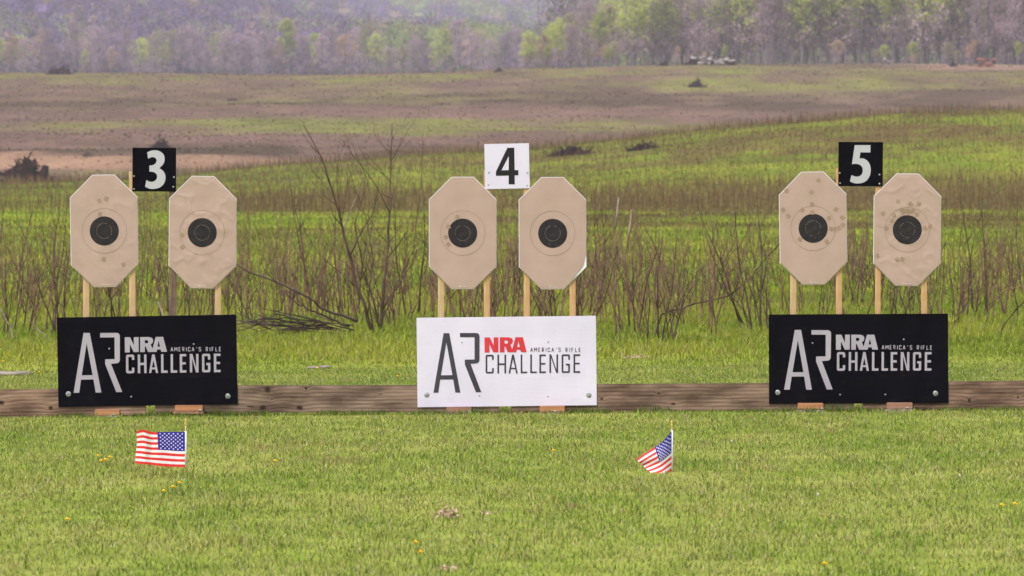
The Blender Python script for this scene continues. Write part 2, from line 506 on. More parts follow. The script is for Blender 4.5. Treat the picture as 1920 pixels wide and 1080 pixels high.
_GY = np.array([120, 130, 145, 160, 175, 190, 205, 215, 230, 245, 258, 275, 285, 295, 305, 315, 330, 350.])
_GT = {0: [.3, .4, .75, .45, .4, .25, .35, .4, .58, .52, .2, .15, .2, .2, .2, .35, .4, .5],
       640: [.3, .25, .4, .5, .4, .55, .35, .15, .66, .7, .25, .2, .15, .2, .3, .4, .5, .5],
       1200: [.55, .7, .65, .55, .6, .35, .3, .1, .55, .65, .2, .15, .2, .3, .4, .4, .5, .5],
       1800: [.2, .4, .6, .65, .5, .35, .2, .1, .3, .4, .3, .3, .3, .3, .4, .4, .5, .5]}
_DKY = np.array([120, 170, 182, 198, 204, 212, 270, 282, 290, 296, 340.])
_DKV = np.array([.15, .2, .45, .75, .5, .1, .1, .8, .8, .15, .3])


def cover(X, d):
    X = np.asarray(X, float); d = np.asarray(d, float)
    px = 960 + F * X / np.maximum(d, 25)
    n1 = fbm(X / 7, d / 16, 21, 4); n2 = fbm(X / 2.2, d / 4, 31, 3); n3 = fbm(X / 26, d / 40, 41, 3)
    pxw = px + (n3 - 0.5) * 120
    # --- near: lawn and field
    lawn_t = sstep(0.2, 0.85, fbm(X / 0.5, d / 1.1, 51, 3))[:, None]
    lawn = C_LAWN * (1 - lawn_t) + C_LAWN2 * lawn_t
    g3 = sstep(0.6, 0.75, fbm(X / 0.35, d / 0.8, 61, 3))[:, None] * 0.45
    lawn = lawn * (1 - g3) + C_LAWN3 * g3
    ft = sstep(0.35, 0.65, n2)[:, None]
    field = C_FIELD * (1 - ft) + C_FIELD2 * ft
    c = lawn * (1 - sstep(46, 53, d)[:, None]) + field * sstep(46, 53, d)[:, None]
    ol = (sstep(225, 290, d) * (0.35 + .5 * sstep(.4, .6, fbm(X / 3.5, d / 9, 45, 3))))[:, None]
    c = c * (1 - ol) + lin((132, 136, 52)) * KA * ol
    # brown patches of the middle field
    br = sstep(0.58, 0.68, n1) * sstep(90, 190, d) * 0.8
    side = np.interp(pxw, [-600, 300, 450, 820, 1080, 1130, 2600], [.35, .35, .75, .65, .45, .78, .78])
    band = sstep(203, 206, d) * (1 - sstep(232, 262, d)) * side
    br = np.maximum(br, band)
    streak = sstep(262, 282, d) * (1 - sstep(310, 338, d)) * sstep(0.38, 0.56, n1 * .5 + n2 * .5) * 1.0 * np.interp(pxw, [0, 700, 1200, 1700], [.3, .5, .7, .95])
    br = np.maximum(br, streak)
    br = np.clip(br, 0, 1)[:, None]
    c = c * (1 - br) + C_BROWN * br
    # --- beyond the crest
    far = sstep(352, 358, d)
    yy = np.interp(d, [350, 400, 430, 480, 560, 640, 720, 800, 900], [350, 333, 308, 278, 235, 196, 160, 134, 128])
    yw = yy + (n3 - 0.5) * 22 + (n1 - 0.5) * 9
    ks = sorted(_GT)
    tab = np.stack([np.interp(yw, _GY, _GT[k]) for k in ks], 1)
    f = np.interp(pxw, ks, np.arange(len(ks)))
    i0 = np.clip(np.floor(f).astype(int), 0, len(ks) - 2); fr = f - i0
    r = np.arange(len(d))
    g = tab[r, i0] * (1 - fr) + tab[r, i0 + 1] * fr
    g = sstep(-0.3, 0.34, g - 0.12 - (n1 * 0.75 + n2 * 0.25) + (n3 - .5) * .35) * .9
    gc = C_FARG * (1 - ft) + C_FARG2 * ft
    dk = (np.interp(yw, _DKY, _DKV) * sstep(0.3, 0.55, n1))[:, None]
    bc = C_MAUVE * (1 - dk) + C_DARK * dk
    fc = gc * g[:, None] + bc * (1 - g[:, None])
    path = sstep(292, 296, yw) * (1 - sstep(311, 316, yw)) * (1 - sstep(380, 560, px))
    path = np.maximum(path, sstep(296, 299, yw) * (1 - sstep(306, 309, yw)) * (1 - sstep(500, 620, px)) * 0.6)[:, None]
    fc = fc * (1 - path) + C_TAN * path
    pink = (sstep(133, 136, yw) * (1 - sstep(142, 148, yw)) * sstep(1650, 1760, px))[:, None]
    fc = fc * (1 - pink) + lin((172, 140, 120)) * KA * pink
    c = c * (1 - far[:, None]) + fc * far[:, None]
    mot = 1 + sstep(90, 260, d) * ((fbm(X / 1.6, d / 7, 55, 3) - .5) * .55 + (fbm(X / 6, d / 14, 57, 2) - .5) * .45)
    c = c * mot[:, None]
    wood_ = sstep(860, 900, d)[:, None]
    c = c * (1 - wood_) + C_FOREST * wood_
    return np.clip(c, 0.005, 0.9)


def make_ground():
    ds = np.concatenate([np.arange(-30, 20, 10.), np.arange(20, 70, 0.6), np.geomspace(70, 400, 230), np.linspace(402, 900, 240), np.linspace(908, 1500, 40), np.linspace(1530, 4800, 90), np.geomspace(5000, 9000, 8)])
    u = np.concatenate([-np.geomspace(9, 1.9, 12), np.linspace(-1.8, 1.8, 230), np.geomspace(1.9, 9, 12)])
    D, U = np.meshgrid(ds, u, indexing='ij')
    HW = 0.0873 * np.maximum(D, 60)
    X = (U * HW).ravel(); Dr = D.ravel()
    z = ground(X, Dr); c = cover(X, Dr)
    V = np.stack([X, Dr - CD, z], 1)
    nr, nc = len(ds), len(u)
    i = np.arange(nr - 1)[:, None] * nc + np.arange(nc - 1)[None]
    i = i.ravel()
    Q = np.stack([i, i + 1, i + nc + 1, i + nc], 1)
    me = mesh_np('ground', V, [Q], c, smooth=True)
    tag(link_mesh('ground', me, M['ground']), kind='structure')


make_ground()


# ------------------------------------------------------------------ grass, weeds
def blades(name, X, d, h, w, lean, col, mat, label, cat, sink=0.01, kind='stuff', curve=0.6):
    n = len(X)
    z = ground(X, d) - sink
    a = RNG.uniform(0, 2 * np.pi, n)              # facing
    # mostly face sideways, so that the blade's width shows
    wx, wy = np.cos(a) * w / 2, np.sin(a) * w / 2
    la = RNG.uniform(0, 2 * np.pi, n)
    lx, ly = np.cos(la) * lean * h, np.sin(la) * lean * h
    B = np.stack([X, d - CD, z], 1)
    W = np.stack([wx, wy, np.zeros(n)], 1)
    mid = B + np.stack([lx * (1 - curve), ly * (1 - curve), h * 0.58], 1)
    mid = B + (mid - B) * 1.0
    tip = B + np.stack([lx, ly, h * np.sqrt(np.clip(1 - (lean * 0.6) ** 2, 0.3, 1))], 1)
    V = np.stack([B - W, B + W, mid + W * 0.8, mid - W * 0.8, tip], 1).reshape(-1, 3)
    k = np.arange(n)[:, None] * 5
    Q = k + np.array([[0, 1, 2, 3]]); T = k + np.array([[3, 2, 4]])
    C = np.repeat(col, 5, axis=0)
    me = mesh_np(name, V, [Q, T], C)
    o = link_mesh(name, me, mat)
    tag(o, label, cat, kind=kind)
    return o


def scatter(n, d0, d1, half=1.32, power=1.0):
    """random ground points, even in area, in the wedge the camera (and one a step aside) sees"""
    d = np.sqrt(RNG.uniform(d0 ** 2, d1 ** 2, n)) if power == 1.0 else d0 + (d1 - d0) * RNG.uniform(0, 1, n) ** power
    X = RNG.uniform(-1, 1, n) * (0.0873 * d * half)
    return X, d


def jitter(c, amt, hue=0.06):
    n = len(c)
    return np.clip(c * RNG.normal(1, amt, (n, 1)).clip(0.35, 1.9) * RNG.normal(1, hue, (n, 3)).clip(0.7, 1.3), 0.004, 0.9)


# mown lawn
X, d = scatter(430000, 22.5, 49)
nlow = fbm(X / 0.28, d / 0.4, 71, 3)
keep = RNG.uniform(0, 1, len(X)) < 0.55 + 0.7 * nlow
X, d, nlow = X[keep], d[keep], nlow[keep]
c = jitter(cover(X, d), 0.22, 0.07)
pale = RNG.uniform(0, 1, len(X)) < 0.17
c[pale] = jitter(np.tile(lin((226, 214, 164)) * KA, (pale.sum(), 1)), 0.2, 0.05)
dkg = RNG.uniform(0, 1, len(X)) < 0.14
c[dkg] = jitter(np.tile(lin((92, 124, 42)) * KA, (dkg.sum(), 1)), 0.25, 0.05)
h = RNG.uniform(0.014, 0.034, len(X)) * (0.6 + 0.8 * nlow)
big = RNG.uniform(0, 1, len(X)) < 0.010
c[big] = jitter(np.tile(lin((158, 190, 62)) * KA, (big.sum(), 1)), 0.2, 0.05)
soil = (fbm(X / 0.22, d / 0.5, 73, 3) > 0.76) & (RNG.uniform(0, 1, len(X)) < .6)
c[soil] = jitter(np.tile(lin((190, 164, 112)) * KA, (soil.sum(), 1)), 0.2, 0.05)
h[big] *= 2.0
w = RNG.uniform(0.0028, 0.0055, len(X)); w[big] *= 2.0
# nothing grows through the boards
bad = (d > 39.93) & (d < 40.03)
sel = ~bad
blades('lawn_grass', X[sel], d[sel], h[sel], w[sel], RNG.uniform(0.1, 0.95, sel.sum()), c[sel], M['grass'],
       'short mown lawn grass in front of the boards', 'grass', sink=0.004)

Xf = RNG.uniform(-4.6, 4.6, 5200); df = RNG.uniform(39.83, 39.925, 5200)
kf = fbm(Xf / .25, df * 0 + 3, 74, 3); Xf, df, kf = Xf[kf > .4], df[kf > .4], kf[kf > .4]
blades('kerb_grass', Xf, df, RNG.uniform(.02, .06, len(Xf)) * (kf * 1.8), RNG.uniform(.003, .006, len(Xf)), RNG.uniform(.1, .7, len(Xf)),
       jitter(np.tile(lin((112, 140, 44)) * KA, (len(Xf), 1)), .28, .07), M['grass'], 'unmown fringe of grass along the foot of the timber boards', 'grass')

# longer rough grass behind the boards, thinning to coarse tufts with distance
X, d = scatter(150000, 49, 75)
edge = sstep(47, 56, d)
c = jitter(cover(X, d), 0.22, 0.07)
yl = RNG.uniform(0, 1, len(X)) < 0.24
c[yl] = jitter(np.tile(lin((190, 182, 110)) * KA, (yl.sum(), 1)), 0.2, 0.05)
h = RNG.uniform(0.035, 0.09, len(X)) * (0.45 + 0.75 * edge) * (0.5 + fbm(X / 0.6, d / 0.8, 75, 3))
blades('rough_grass', X, d, h, RNG.uniform(0.006, 0.012, len(X)), RNG.uniform(0.1, 0.9, len(X)), c, M['grass'],
       'longer bright green grass around the bare saplings', 'grass')
X, d = scatter(170000, 72, 352, power=1.25)
c = jitter(cover(X, d), 0.2, 0.06)
h = RNG.uniform(0.05, 0.13, len(X)) * (0.5 + fbm(X / 2, d / 3, 77, 3))
blades('meadow_grass', X, d, h, RNG.uniform(0.02, 0.05, len(X)) * (d / 160) ** 0.5, RNG.uniform(0.1, 0.9, len(X)), c, M['grass'],
       'yellow-green meadow grass on the rise in the middle distance', 'grass')
X, d = scatter(45000, 352, 860, power=1.0)
c = jitter(cover(X, d), 0.08, 0.04)
h = RNG.uniform(0.03, 0.15, len(X)) * (0.3 + 1.2 * fbm(X / 9, d / 9, 79, 3))
blades('field_grass', X, d, h, RNG.uniform(0.1, 0.35, len(X)), RNG.uniform(0.1, 0.9, len(X)), c, M['weed'],
       'mauve and green dry field growth on the far slope', 'grass')


# dry stalks of the middle field: one mass nobody could count
def stalks(name, X, d, h, w, col, label):
    lean = RNG.uniform(0.0, 0.28, len(X))
    return blades(name, X, d, h, w, lean, col, M['weed'], label, 'weeds', curve=0.5)


Xa, da = scatter(17000, 204, 245, 1.3)
pxs = 960 + F * Xa / da
k = RNG.uniform(0, 1, len(Xa)) < np.interp(pxs + (fbm(Xa / 3, da / 5, 83) - .5) * 200, [0, 400, 470, 820, 1080, 1130], [.25, .3, .75, .7, .45, .85])
Xa, da = Xa[k], da[k]
Xb, db = scatter(9000, 245, 352, 1.3)
Xc, dc = scatter(2500, 95, 200, 1.3)
k = fbm(Xc / 4, dc / 9, 85) > 0.52
Xc, dc = Xc[k], dc[k]
Xd, dd = scatter(5000, 330, 354, 1.3)
X = np.concatenate([Xa, Xb, Xc, Xd]); d = np.concatenate([da, db, dc, dd])
hh = np.concatenate([RNG.uniform(.25, .85, len(Xa)), RNG.uniform(.2, .6, len(Xb)), RNG.uniform(.3, .9, len(Xc)), RNG.uniform(.2, .75, len(Xd))])
cc = jitter(np.tile(lin((136, 108, 74)) * KA, (len(X), 1)), 0.3, 0.06)
stalks('dry_weeds', X, d, hh, RNG.uniform(0.008, 0.028, len(X)) * (d / 220), cc, 'reddish-brown band of dry weed stalks across the green meadow')


# ------------------------------------------------------------------ timber kerb boards
def loc3(px, py, y=0.0):
    d = CD + y
    return P(px, py, d)


def timber(x0, x1, zl, zr, knots, label, tint=(1, 1, 1)):
    """board between image columns x0..x1; zl/zr image rows of the top edge at both ends"""
    a = loc3(x0, zl); b = loc3(x1, zr)
    L = (b - a).length; ang = math.atan2(b.z - a.z, b.x - a.x)
    root = None
    mb = MB(); mb.box(0, L, -0.019, 0.019, -0.186, 0, bev=0.0025)
    cd = np.array([0.105, 0.065, 0.045]) * tint; cl = np.array([0.335, 0.235, 0.18]) * tint
    kk = [((kx - x0) / 275.0, -kz / 275.0, kw * 1.5, kh * 1.5) for (kx, kz, kw, kh) in knots]
    m = wood('weathered_board', tuple(cd), tuple(cl), knots=kk)
    o = mb.build('timber_board', m, None)
    o.location = (a.x, -0.024, a.z); o.rotation_euler = (0, -ang, 0)
    tag(o, label, 'timber', 'weathered kerb boards laid end to end under the signs')
    return o


timber(-80, 273, 731, 726.5, [(95, 36, .012, .010), (2, 25, .02, .012)], 'weathered timber board running left from under the sign numbered 3', (1.12, 1.05, 1.0))
timber(291, 936, 722.5, 721.5, [(502, 8, .016, .016), (493, 42, .018, .014), (562, 42, .018, .012), (574, 6, .007, .008), (510, 26, .004, .004), (714, 16, .004, .004), (470, 40, .02, .004)],
       'weathered timber board with four dark knots between the signs numbered 3 and 4')
timber(959, 1600, 720.5, 717.5, [(1235, 18, .006, .006), (1262, 38, .014, .006), (1128, 28, .008, .006)], 'weathered timber board with swirling grain between the signs numbered 4 and 5', (0.97, 0.93, 0.9))
timber(1617, 2260, 716, 712, [(1817, 36, .008, .012), (1908, 30, .006, .006)], 'weathered timber board running right from under the sign numbered 5', (0.98, 0.9, 0.86))

# ------------------------------------------------------------------ target stands, targets, placards
WOOD_STAKE = [wood('pale_stake_wood', (0.46, 0.30, 0.155), (0.60, 0.43, 0.26), vertical=True, stain=(0.9, 0.86, 0.8), dist=1.5),
              wood('orange_stake_wood', (0.46, 0.26, 0.12), (0.62, 0.41, 0.22), knots=[(0, .12, .012, .018)], vertical=True, stain=(0.9, 0.84, 0.76), dist=1.5),
              wood('grey_brown_stake_wood', (0.10, 0.066, 0.046), (0.27, 0.19, 0.145), vertical=True, stain=(0.7, 0.68, 0.66), dist=2.0)]
WOOD_FOOT = [wood('orange_block_wood', (0.33, 0.14, 0.06), (0.53, 0.28, 0.15), stain=(0.85, 0.8, 0.76)),
             wood('pinkish_block_wood', (0.27, 0.14, 0.095), (0.40, 0.23, 0.165), stain=(0.8, 0.76, 0.74))]
PLATE = noisy('splintered_plate', (0.22, 0.18, 0.16), (0.42, 0.36, 0.32), (1, 1, 1), 20, 4, 0.9)


def stake_at(root, x0, x1, ytop, mat, label=None, lean=0.0):
    r = root.location
    a = loc3((x0 + x1) / 2, 600, 0.03)
    zt = loc3(0, ytop, 0.03).z
    w = (x1 - x0) / 275.0
    mb = MB(); mb.box(-w / 2, w / 2, -0.0095, 0.0095, 0, zt - r.z + 0.01, bev=0.0015)
    o = mb.build('stake', mat, root)
    o.location = (a.x - r.x, 0.032, 0)
    o.rotation_euler = (0, lean, 0)
    if label: o['label'] = label
    return o


def stand(cx, stakes, foot, mats, label, footmat, labels=(None, None), twin=False):
    X0 = (cx - 960) / 275.0
    root = empty('target_stand', (X0, 0.0, gz(X0, CD) - 0.01))
    tag(root, label, 'target stand', 'wooden target stands')
    for (s, m, lb) in zip(stakes, mats, labels):
        stake_at(root, s[0], s[1], s[2], m, lb)
    fx0, fx1, fy0, fy1 = foot
    a = loc3(fx0, fy0, -0.07); b = loc3(fx1, fy1, -0.07)
    r = root.location
    mb = MB(); mb.box(a.x - r.x, b.x - r.x, -0.10, -0.047, b.z - r.z, a.z - r.z, bev=0.003)
    o = mb.build('foot', footmat, root)
    # rear runner joining foot and stakes behind the boards
    mb = MB(); mb.box(a.x - r.x + .01, b.x - r.x - .01, 0.045, 0.42, 0.005, 0.05, bev=0.003)
    mb.box((stakes[0][0] - cx) / 275., (stakes[1][1] - cx) / 275., 0.003, 0.0215, 0.02, 0.09, bev=0.002)
    mb.build('runner', footmat, root)
    mb = MB()
    mb.box(a.x - r.x - 0.012, b.x - r.x + 0.004, -0.125, -0.052, b.z - r.z - 0.018, b.z - r.z - 0.002, bev=0.002)
    mb.build('ground_plate', PLATE if not twin else WOOD_FOOT[1], root)
    mb = MB(); mb.tube([(0.02, -0.118, b.z - r.z + 0.002), (0.028, -0.13, b.z - r.z + 0.01), (0.045, -0.132, b.z - r.z + 0.01), (0.052, -0.118, b.z - r.z + 0.002)], [.004] * 4, 6)
    mb.build('staple', M['zinc'], root)
    return root


PS, OS, GS = WOOD_STAKE
stand(204, [(155.5, 167.5, 372), (242, 254, 324)], (178, 224, 768, 779), (PS, PS), 'stand of two pale stakes holding the left target of number 3', WOOD_FOOT[0])
stand(366, [(317.5, 329.5, 324), (403, 414.5, 372)], (328, 380, 760, 771), (GS, PS), 'stand with one grey-brown stake holding the right target of number 3', WOOD_FOOT[0], ('weathered grey-brown stake', None), True)
stand(870, [(821, 833, 372), (907, 918.5, 322)], (837, 884, 764, 774), (PS, OS), 'stand of two stakes holding the left target of number 4', WOOD_FOOT[1])
stand(1030, [(982, 993.5, 320), (1068, 1079.5, 372)], (1012, 1059, 762, 773), (OS, OS), 'stand of two orange stakes holding the right target of number 4', WOOD_FOOT[0])
stand(1530, [(1481.5, 1493.5, 365), (1567.5, 1579, 319)], (1496, 1544, 756, 768), (PS, OS), 'stand of two stakes holding the left target of number 5', WOOD_FOOT[0])
stand(1690, [(1641, 1651.5, 321), (1727.5, 1738.5, 365)], (1663, 1711, 755, 767), (OS, OS), 'stand of two orange stakes holding the right target of number 5', WOOD_FOOT[1])


def target(cx, cy, roll, seed, crinkle, patches, label, bull=(0, 0), folded=False, dark=()):
    """octagonal cardboard target, its paper face puckered by real relief"""
    S = 275.0
    root = empty('paper_target', loc3(cx, cy, 0.0), (0, -math.radians(roll), 0))
    root.location.y = 0.014
    tag(root, label, 'target', 'tan octagonal paper targets')
    hw, hh, ch = 63.3 / S, 105.5 / S, 42.5 / S
    if seed == 5: hh += 0.002

    def relief(x, z):
        x = np.asarray(x, float); z = np.asarray(z, float)
        a = fbm(x * 6 + z * 4 + seed * 3.1, z * 6 - x * 2 + seed, 100 + seed, 2)
        fold = np.abs(fbm(x * 6 + z * 5 + seed, z * 5 - x * 4, 130 + seed, 3) - 0.5) * 2
        fine = fbm(x * 26, z * 26 + seed, 160 + seed, 2)
        r = crinkle * (0.011 * (a - .5) - 0.006 * (1 - fold) ** 5 + 0.0012 * (fine - .5))
        r += 0.0012 * (fbm(x * 5, z * 5, 190 + seed, 2) - .5)
        return r
    def out_of(hw_, hh_, ch_, grow=0.0):
        return [(-hw_ + ch_, hh_), (hw_ - ch_, hh_), (hw_, hh_ - ch_), (hw_, -hh_ + ch_), (hw_ - ch_, -hh_), (-hw_ + ch_, -hh_), (-hw_, -hh_ + ch_), (-hw_, hh_ - ch_)]
    mb = MB(); mb.poly([out_of(hw, hh, ch)], -0.001, 0.004)
    mb.build('backing_board', M['backer'], root)
    # paper face
    b = 0.0036
    hw2, hh2, ch2 = hw - b, hh - b, ch - b * 0.41 - 0.0005
    zs = sorted(set(list(np.linspace(-hh2, -hh2 + ch2, 20)) + list(np.linspace(-hh2 + ch2, hh2 - ch2, 50)) + list(np.linspace(hh2 - ch2, hh2, 20))))
    us = np.linspace(-1, 1, 56)
    V = []
    for z in zs:
        e = min(hh2 - z, z + hh2)
        w_ = hw2 - ch2 + min(e, ch2)
        for u_ in us:
            V.append((u_ * w_, 0, z))
    V = np.array(V)
    # a paper edge that has come loose bends inwards
    if folded:
        s = sstep(0.10, 0.0, (V[:, 0] - 0.0) * 0) * 0
        k_ = (V[:, 0] - 0.165) + (-(V[:, 2] + 0.24)) * 0.55
        cut = np.clip(k_ - 0.005, 0, None) * (V[:, 2] < -0.1)
        V[:, 0] -= cut * 0.38; V[:, 2] += cut * 0.2
    ed = np.minimum(np.minimum(hw2 - np.abs(V[:, 0]), hh2 - np.abs(V[:, 2])), (hw2 + hh2 - ch2 - np.abs(V[:, 0]) - np.abs(V[:, 2])) * .7)
    damp = sstep(0.0, 0.03, ed)
    V[:, 1] = -0.0062 + np.minimum(relief(V[:, 0], V[:, 2]) * (0.15 + 0.85 * damp), 0.004)
    n_, m_ = len(zs), len(us)
    i = (np.arange(n_ - 1)[:, None] * m_ + np.arange(m_ - 1)[None]).ravel()
    Q = np.stack([i, i + 1, i + m_ + 1, i + m_], 1)
    face = link_mesh('paper_face', mesh_np('paper_face', V, [Q], None, smooth=True), M['tan'], root)

    def fy(x, z, off): return -0.0062 + float(np.minimum(relief(x, z), 0.004)) - off
    bx, bz = (bull[0]) / S, -(bull[1]) / S
    # bullseye
    R = 27.3 / S; V = [(bx, fy(bx, bz, .0012), bz)]; Fc = []
    nr, na = 12, 56
    for r_ in range(1, nr + 1):
        for k in range(na):
            an = 2 * math.pi * k / na
            x, z = bx + R * r_ / nr * math.cos(an), bz + R * r_ / nr * math.sin(an)
            V.append((x, fy(x, z, .0012), z))
    for k in range(na): Fc.append((0, 1 + k, 1 + (k + 1) % na))
    for r_ in range(nr - 1):
        for k in range(na):
            a_, b_ = 1 + r_ * na + k, 1 + r_ * na + (k + 1) % na
            Fc.append((a_, a_ + na, b_ + na, b_))
    mb = MB(); mb.add(V, Fc); mb.build('bullseye', M['bull'], root, smooth=True)

    def ring(name, rad, th, mat, dash=0, gap=()):
        mb = MB(); n = 120
        for k in range(n):
            if dash and k % dash == 0: continue
            if any(g0 <= k / n <= g1 for g0, g1 in gap): continue
            q = []
            for (kk, rr) in ((k, rad - th / 2), (k, rad + th / 2), (k + 1, rad + th / 2), (k + 1, rad - th / 2)):
                an = 2 * math.pi * kk / n
                x, z = bx + rr / S * math.cos(an), bz + rr / S * math.sin(an)
                q.append((x, fy(x, z, .0022 if dash else .0009), z))
            mb.add(q, [(0, 1, 2, 3)])
        mb.build(name, mat, root)
    ring('scoring_ring', 41.8, 0.7, M['ringline'])
    rr = random.Random(seed)
    ring('centre_ring', 14.3, 0.5, M['ringdash'], 2, [(g, g + 0.05) for g in [rr.random() for _ in range(2 + (seed > 4) * 4)]])
    for (qx, qy) in patches:
        x, z = (qx - cx) / S, -(qy - cy) / S
        an = rr.uniform(-.9, .9); s = 3.8 / S
        q = []
        for (ax, az) in ((-s, -s), (s, -s), (s, s), (-s, s)):
            px_, pz_ = x + ax * math.cos(an) - az * math.sin(an), z + ax * math.sin(an) + az * math.cos(an)
            q.append((px_, fy(px_, pz_, .0016), pz_))
        mb = MB(); mb.add(q, [(0, 1, 2, 3)]); mb.build('repair_patch', M['patch'], root)
    for (qx, qy) in dark:
        x, z = bx + qx / S, bz - qy / S
        an = rr.uniform(-.9, .9); s = 3.2 / S; q = []
        for (ax, az) in ((-s, -s), (s, -s), (s, s), (-s, s)):
            px_, pz_ = x + ax * math.cos(an) - az * math.sin(an), z + ax * math.sin(an) + az * math.cos(an)
            q.append((px_, fy(px_, pz_, .0018), pz_))
        mb = MB(); mb.add(q, [(0, 1, 2, 3)]); o = mb.build('repair_patch', M['patch_black'], root); o['label'] = 'dark repair patch'
    # staples where the paper is fixed to the stakes, and small pale print at the foot
    mb = MB()
    for k in range(5):
        mb.box(-0.024 + k * 0.011, -0.018 + k * 0.011, -0.0085, -0.0075, -hh2 + 0.012, -hh2 + 0.0145 + 0.003 * (k == 0))
    mb.build('maker_print', M['backer'], root)
    return root


def zz(l, ox, oy): return [(x / 4.8 + ox, y / 4.8 + oy) for x, y in l]


target(195, 433, 0.8, 1, 0.38, zz([(513, 656), (576, 637), (516, 775)], 80, 240) + zz([(545, 100), (722, 152)], 80, 465),
       'slightly creased tan paper target, left one under number 3', (0.4, 0))
target(379.7, 435.5, -0.5, 2, 0.75, zz([(1254, 966), (1257, 1075)], 80, 240), 'deeply wrinkled tan target with two patches, right of number 3', (-0.6, 0.6))
target(867.5, 437, 0.0, 3, 0.06, zz([(468, 753), (388, 840), (365, 935), (387, 1000)], 760, 250), 'smooth tan target left of number 4 with four patches', (0, 0), dark=[(-2, 3), (6, 17), (9, -10)])
target(1036, 437.5, 0.2, 4, 0.12, [], 'smooth unpatched tan target with a loose right corner, right of number 4', (0.3, 0), True, dark=[(7, 21), (-6, 20), (2, 4)])
target(1524.8, 428, 0.9, 5, 0.05, zz([(557, 425), (270, 515), (492, 528), (497, 638), (235, 685), (407, 688), (497, 712), (709, 688), (281, 742), (647, 767), (767, 763), (769, 826), (663, 862), (697, 866), (733, 858), (383, 952), (622, 977)], 1420, 250),
       'flat tan target left of number 5 with many scattered patches', (0, 0), dark=[(3, 17), (-2, -14), (2, 0), (-6, 6)])
target(1701.3, 430.8, -0.4, 6, 0.6, zz([(1267, 615), (1377, 635), (1451, 635), (1132, 725), (1300, 690), (1309, 705), (1228, 738), (1208, 788), (1340, 698), (1368, 705), (1400, 700), (1437, 730), (1162, 855), (1555, 832), (1507, 850)], 1420, 250) + zz([(1080, 383), (1262, 418), (1307, 413)], 1420, 400),
       'crumpled tan target right of number 5, patches clustered above its bullseye', (0, 0), dark=[(0, 16), (4, -2), (-8, 2)])


# ------------------------------------------------------------------ lettering
_SK = [0]


def stroke(mb, pts, w, y0, y1, mapf, closed=False):
    """a polyline drawn with mitred joints as a flat slab"""
    P2 = [Vector(p) for p in pts]; n = len(P2)
    _SK[0] += 1; y0 = y0 - 0.00006 * (_SK[0] % 6)
    L, R = [], []
    for i in range(n):
        if closed: a, b = P2[i - 1], P2[(i + 1) % n]
        else: a, b = P2[max(i - 1, 0)], P2[min(i + 1, n - 1)]
        d1 = (P2[i] - a); d2 = (b - P2[i])
        d1 = d1.normalized() if d1.length > 1e-6 else d2.normalized()
        d2 = d2.normalized() if d2.length > 1e-6 else d1
        t = (d1 + d2); t = t.normalized() if t.length > 1e-6 else d1
        nrm = Vector((-t.y, t.x)); k = 1 / max(0.35, nrm.dot(Vector((-d1.y, d1.x))))
        L.append(P2[i] + nrm * w / 2 * k); R.append(P2[i] - nrm * w / 2 * k)
    if closed: loops = [[mapf(p) for p in L], [mapf(p) for p in R]]
    else: loops = [[mapf(p) for p in L + R[::-1]]]
    mb.poly(loops, y0, y1)


def rnd(p0, c, p1, n=5):
    """quadratic corner from p0 via c to p1"""
    o = []
    for i in range(n + 1):
        t = i / n
        o.append(((1 - t) ** 2 * p0[0] + 2 * t * (1 - t) * c[0] + t * t * p1[0], (1 - t) ** 2 * p0[1] + 2 * t * (1 - t) * c[1] + t * t * p1[1]))
    return o


# sign artwork is drawn in the coordinates of an enlarged view of the middle sign, then mapped to the board
_O = np.array([107., 125.]); _A = np.linalg.inv(np.array([[1611., 8.], [-22., 805.]]))
BW, BH = 1.222, 0.610


def art(p, dx=0.0, dy=0.0):
    uv = _A @ (np.array([p[0], p[1]]) - _O)
    return ((uv[0] + dx) * BW - BW / 2, BH * (1 - uv[1] - dy))


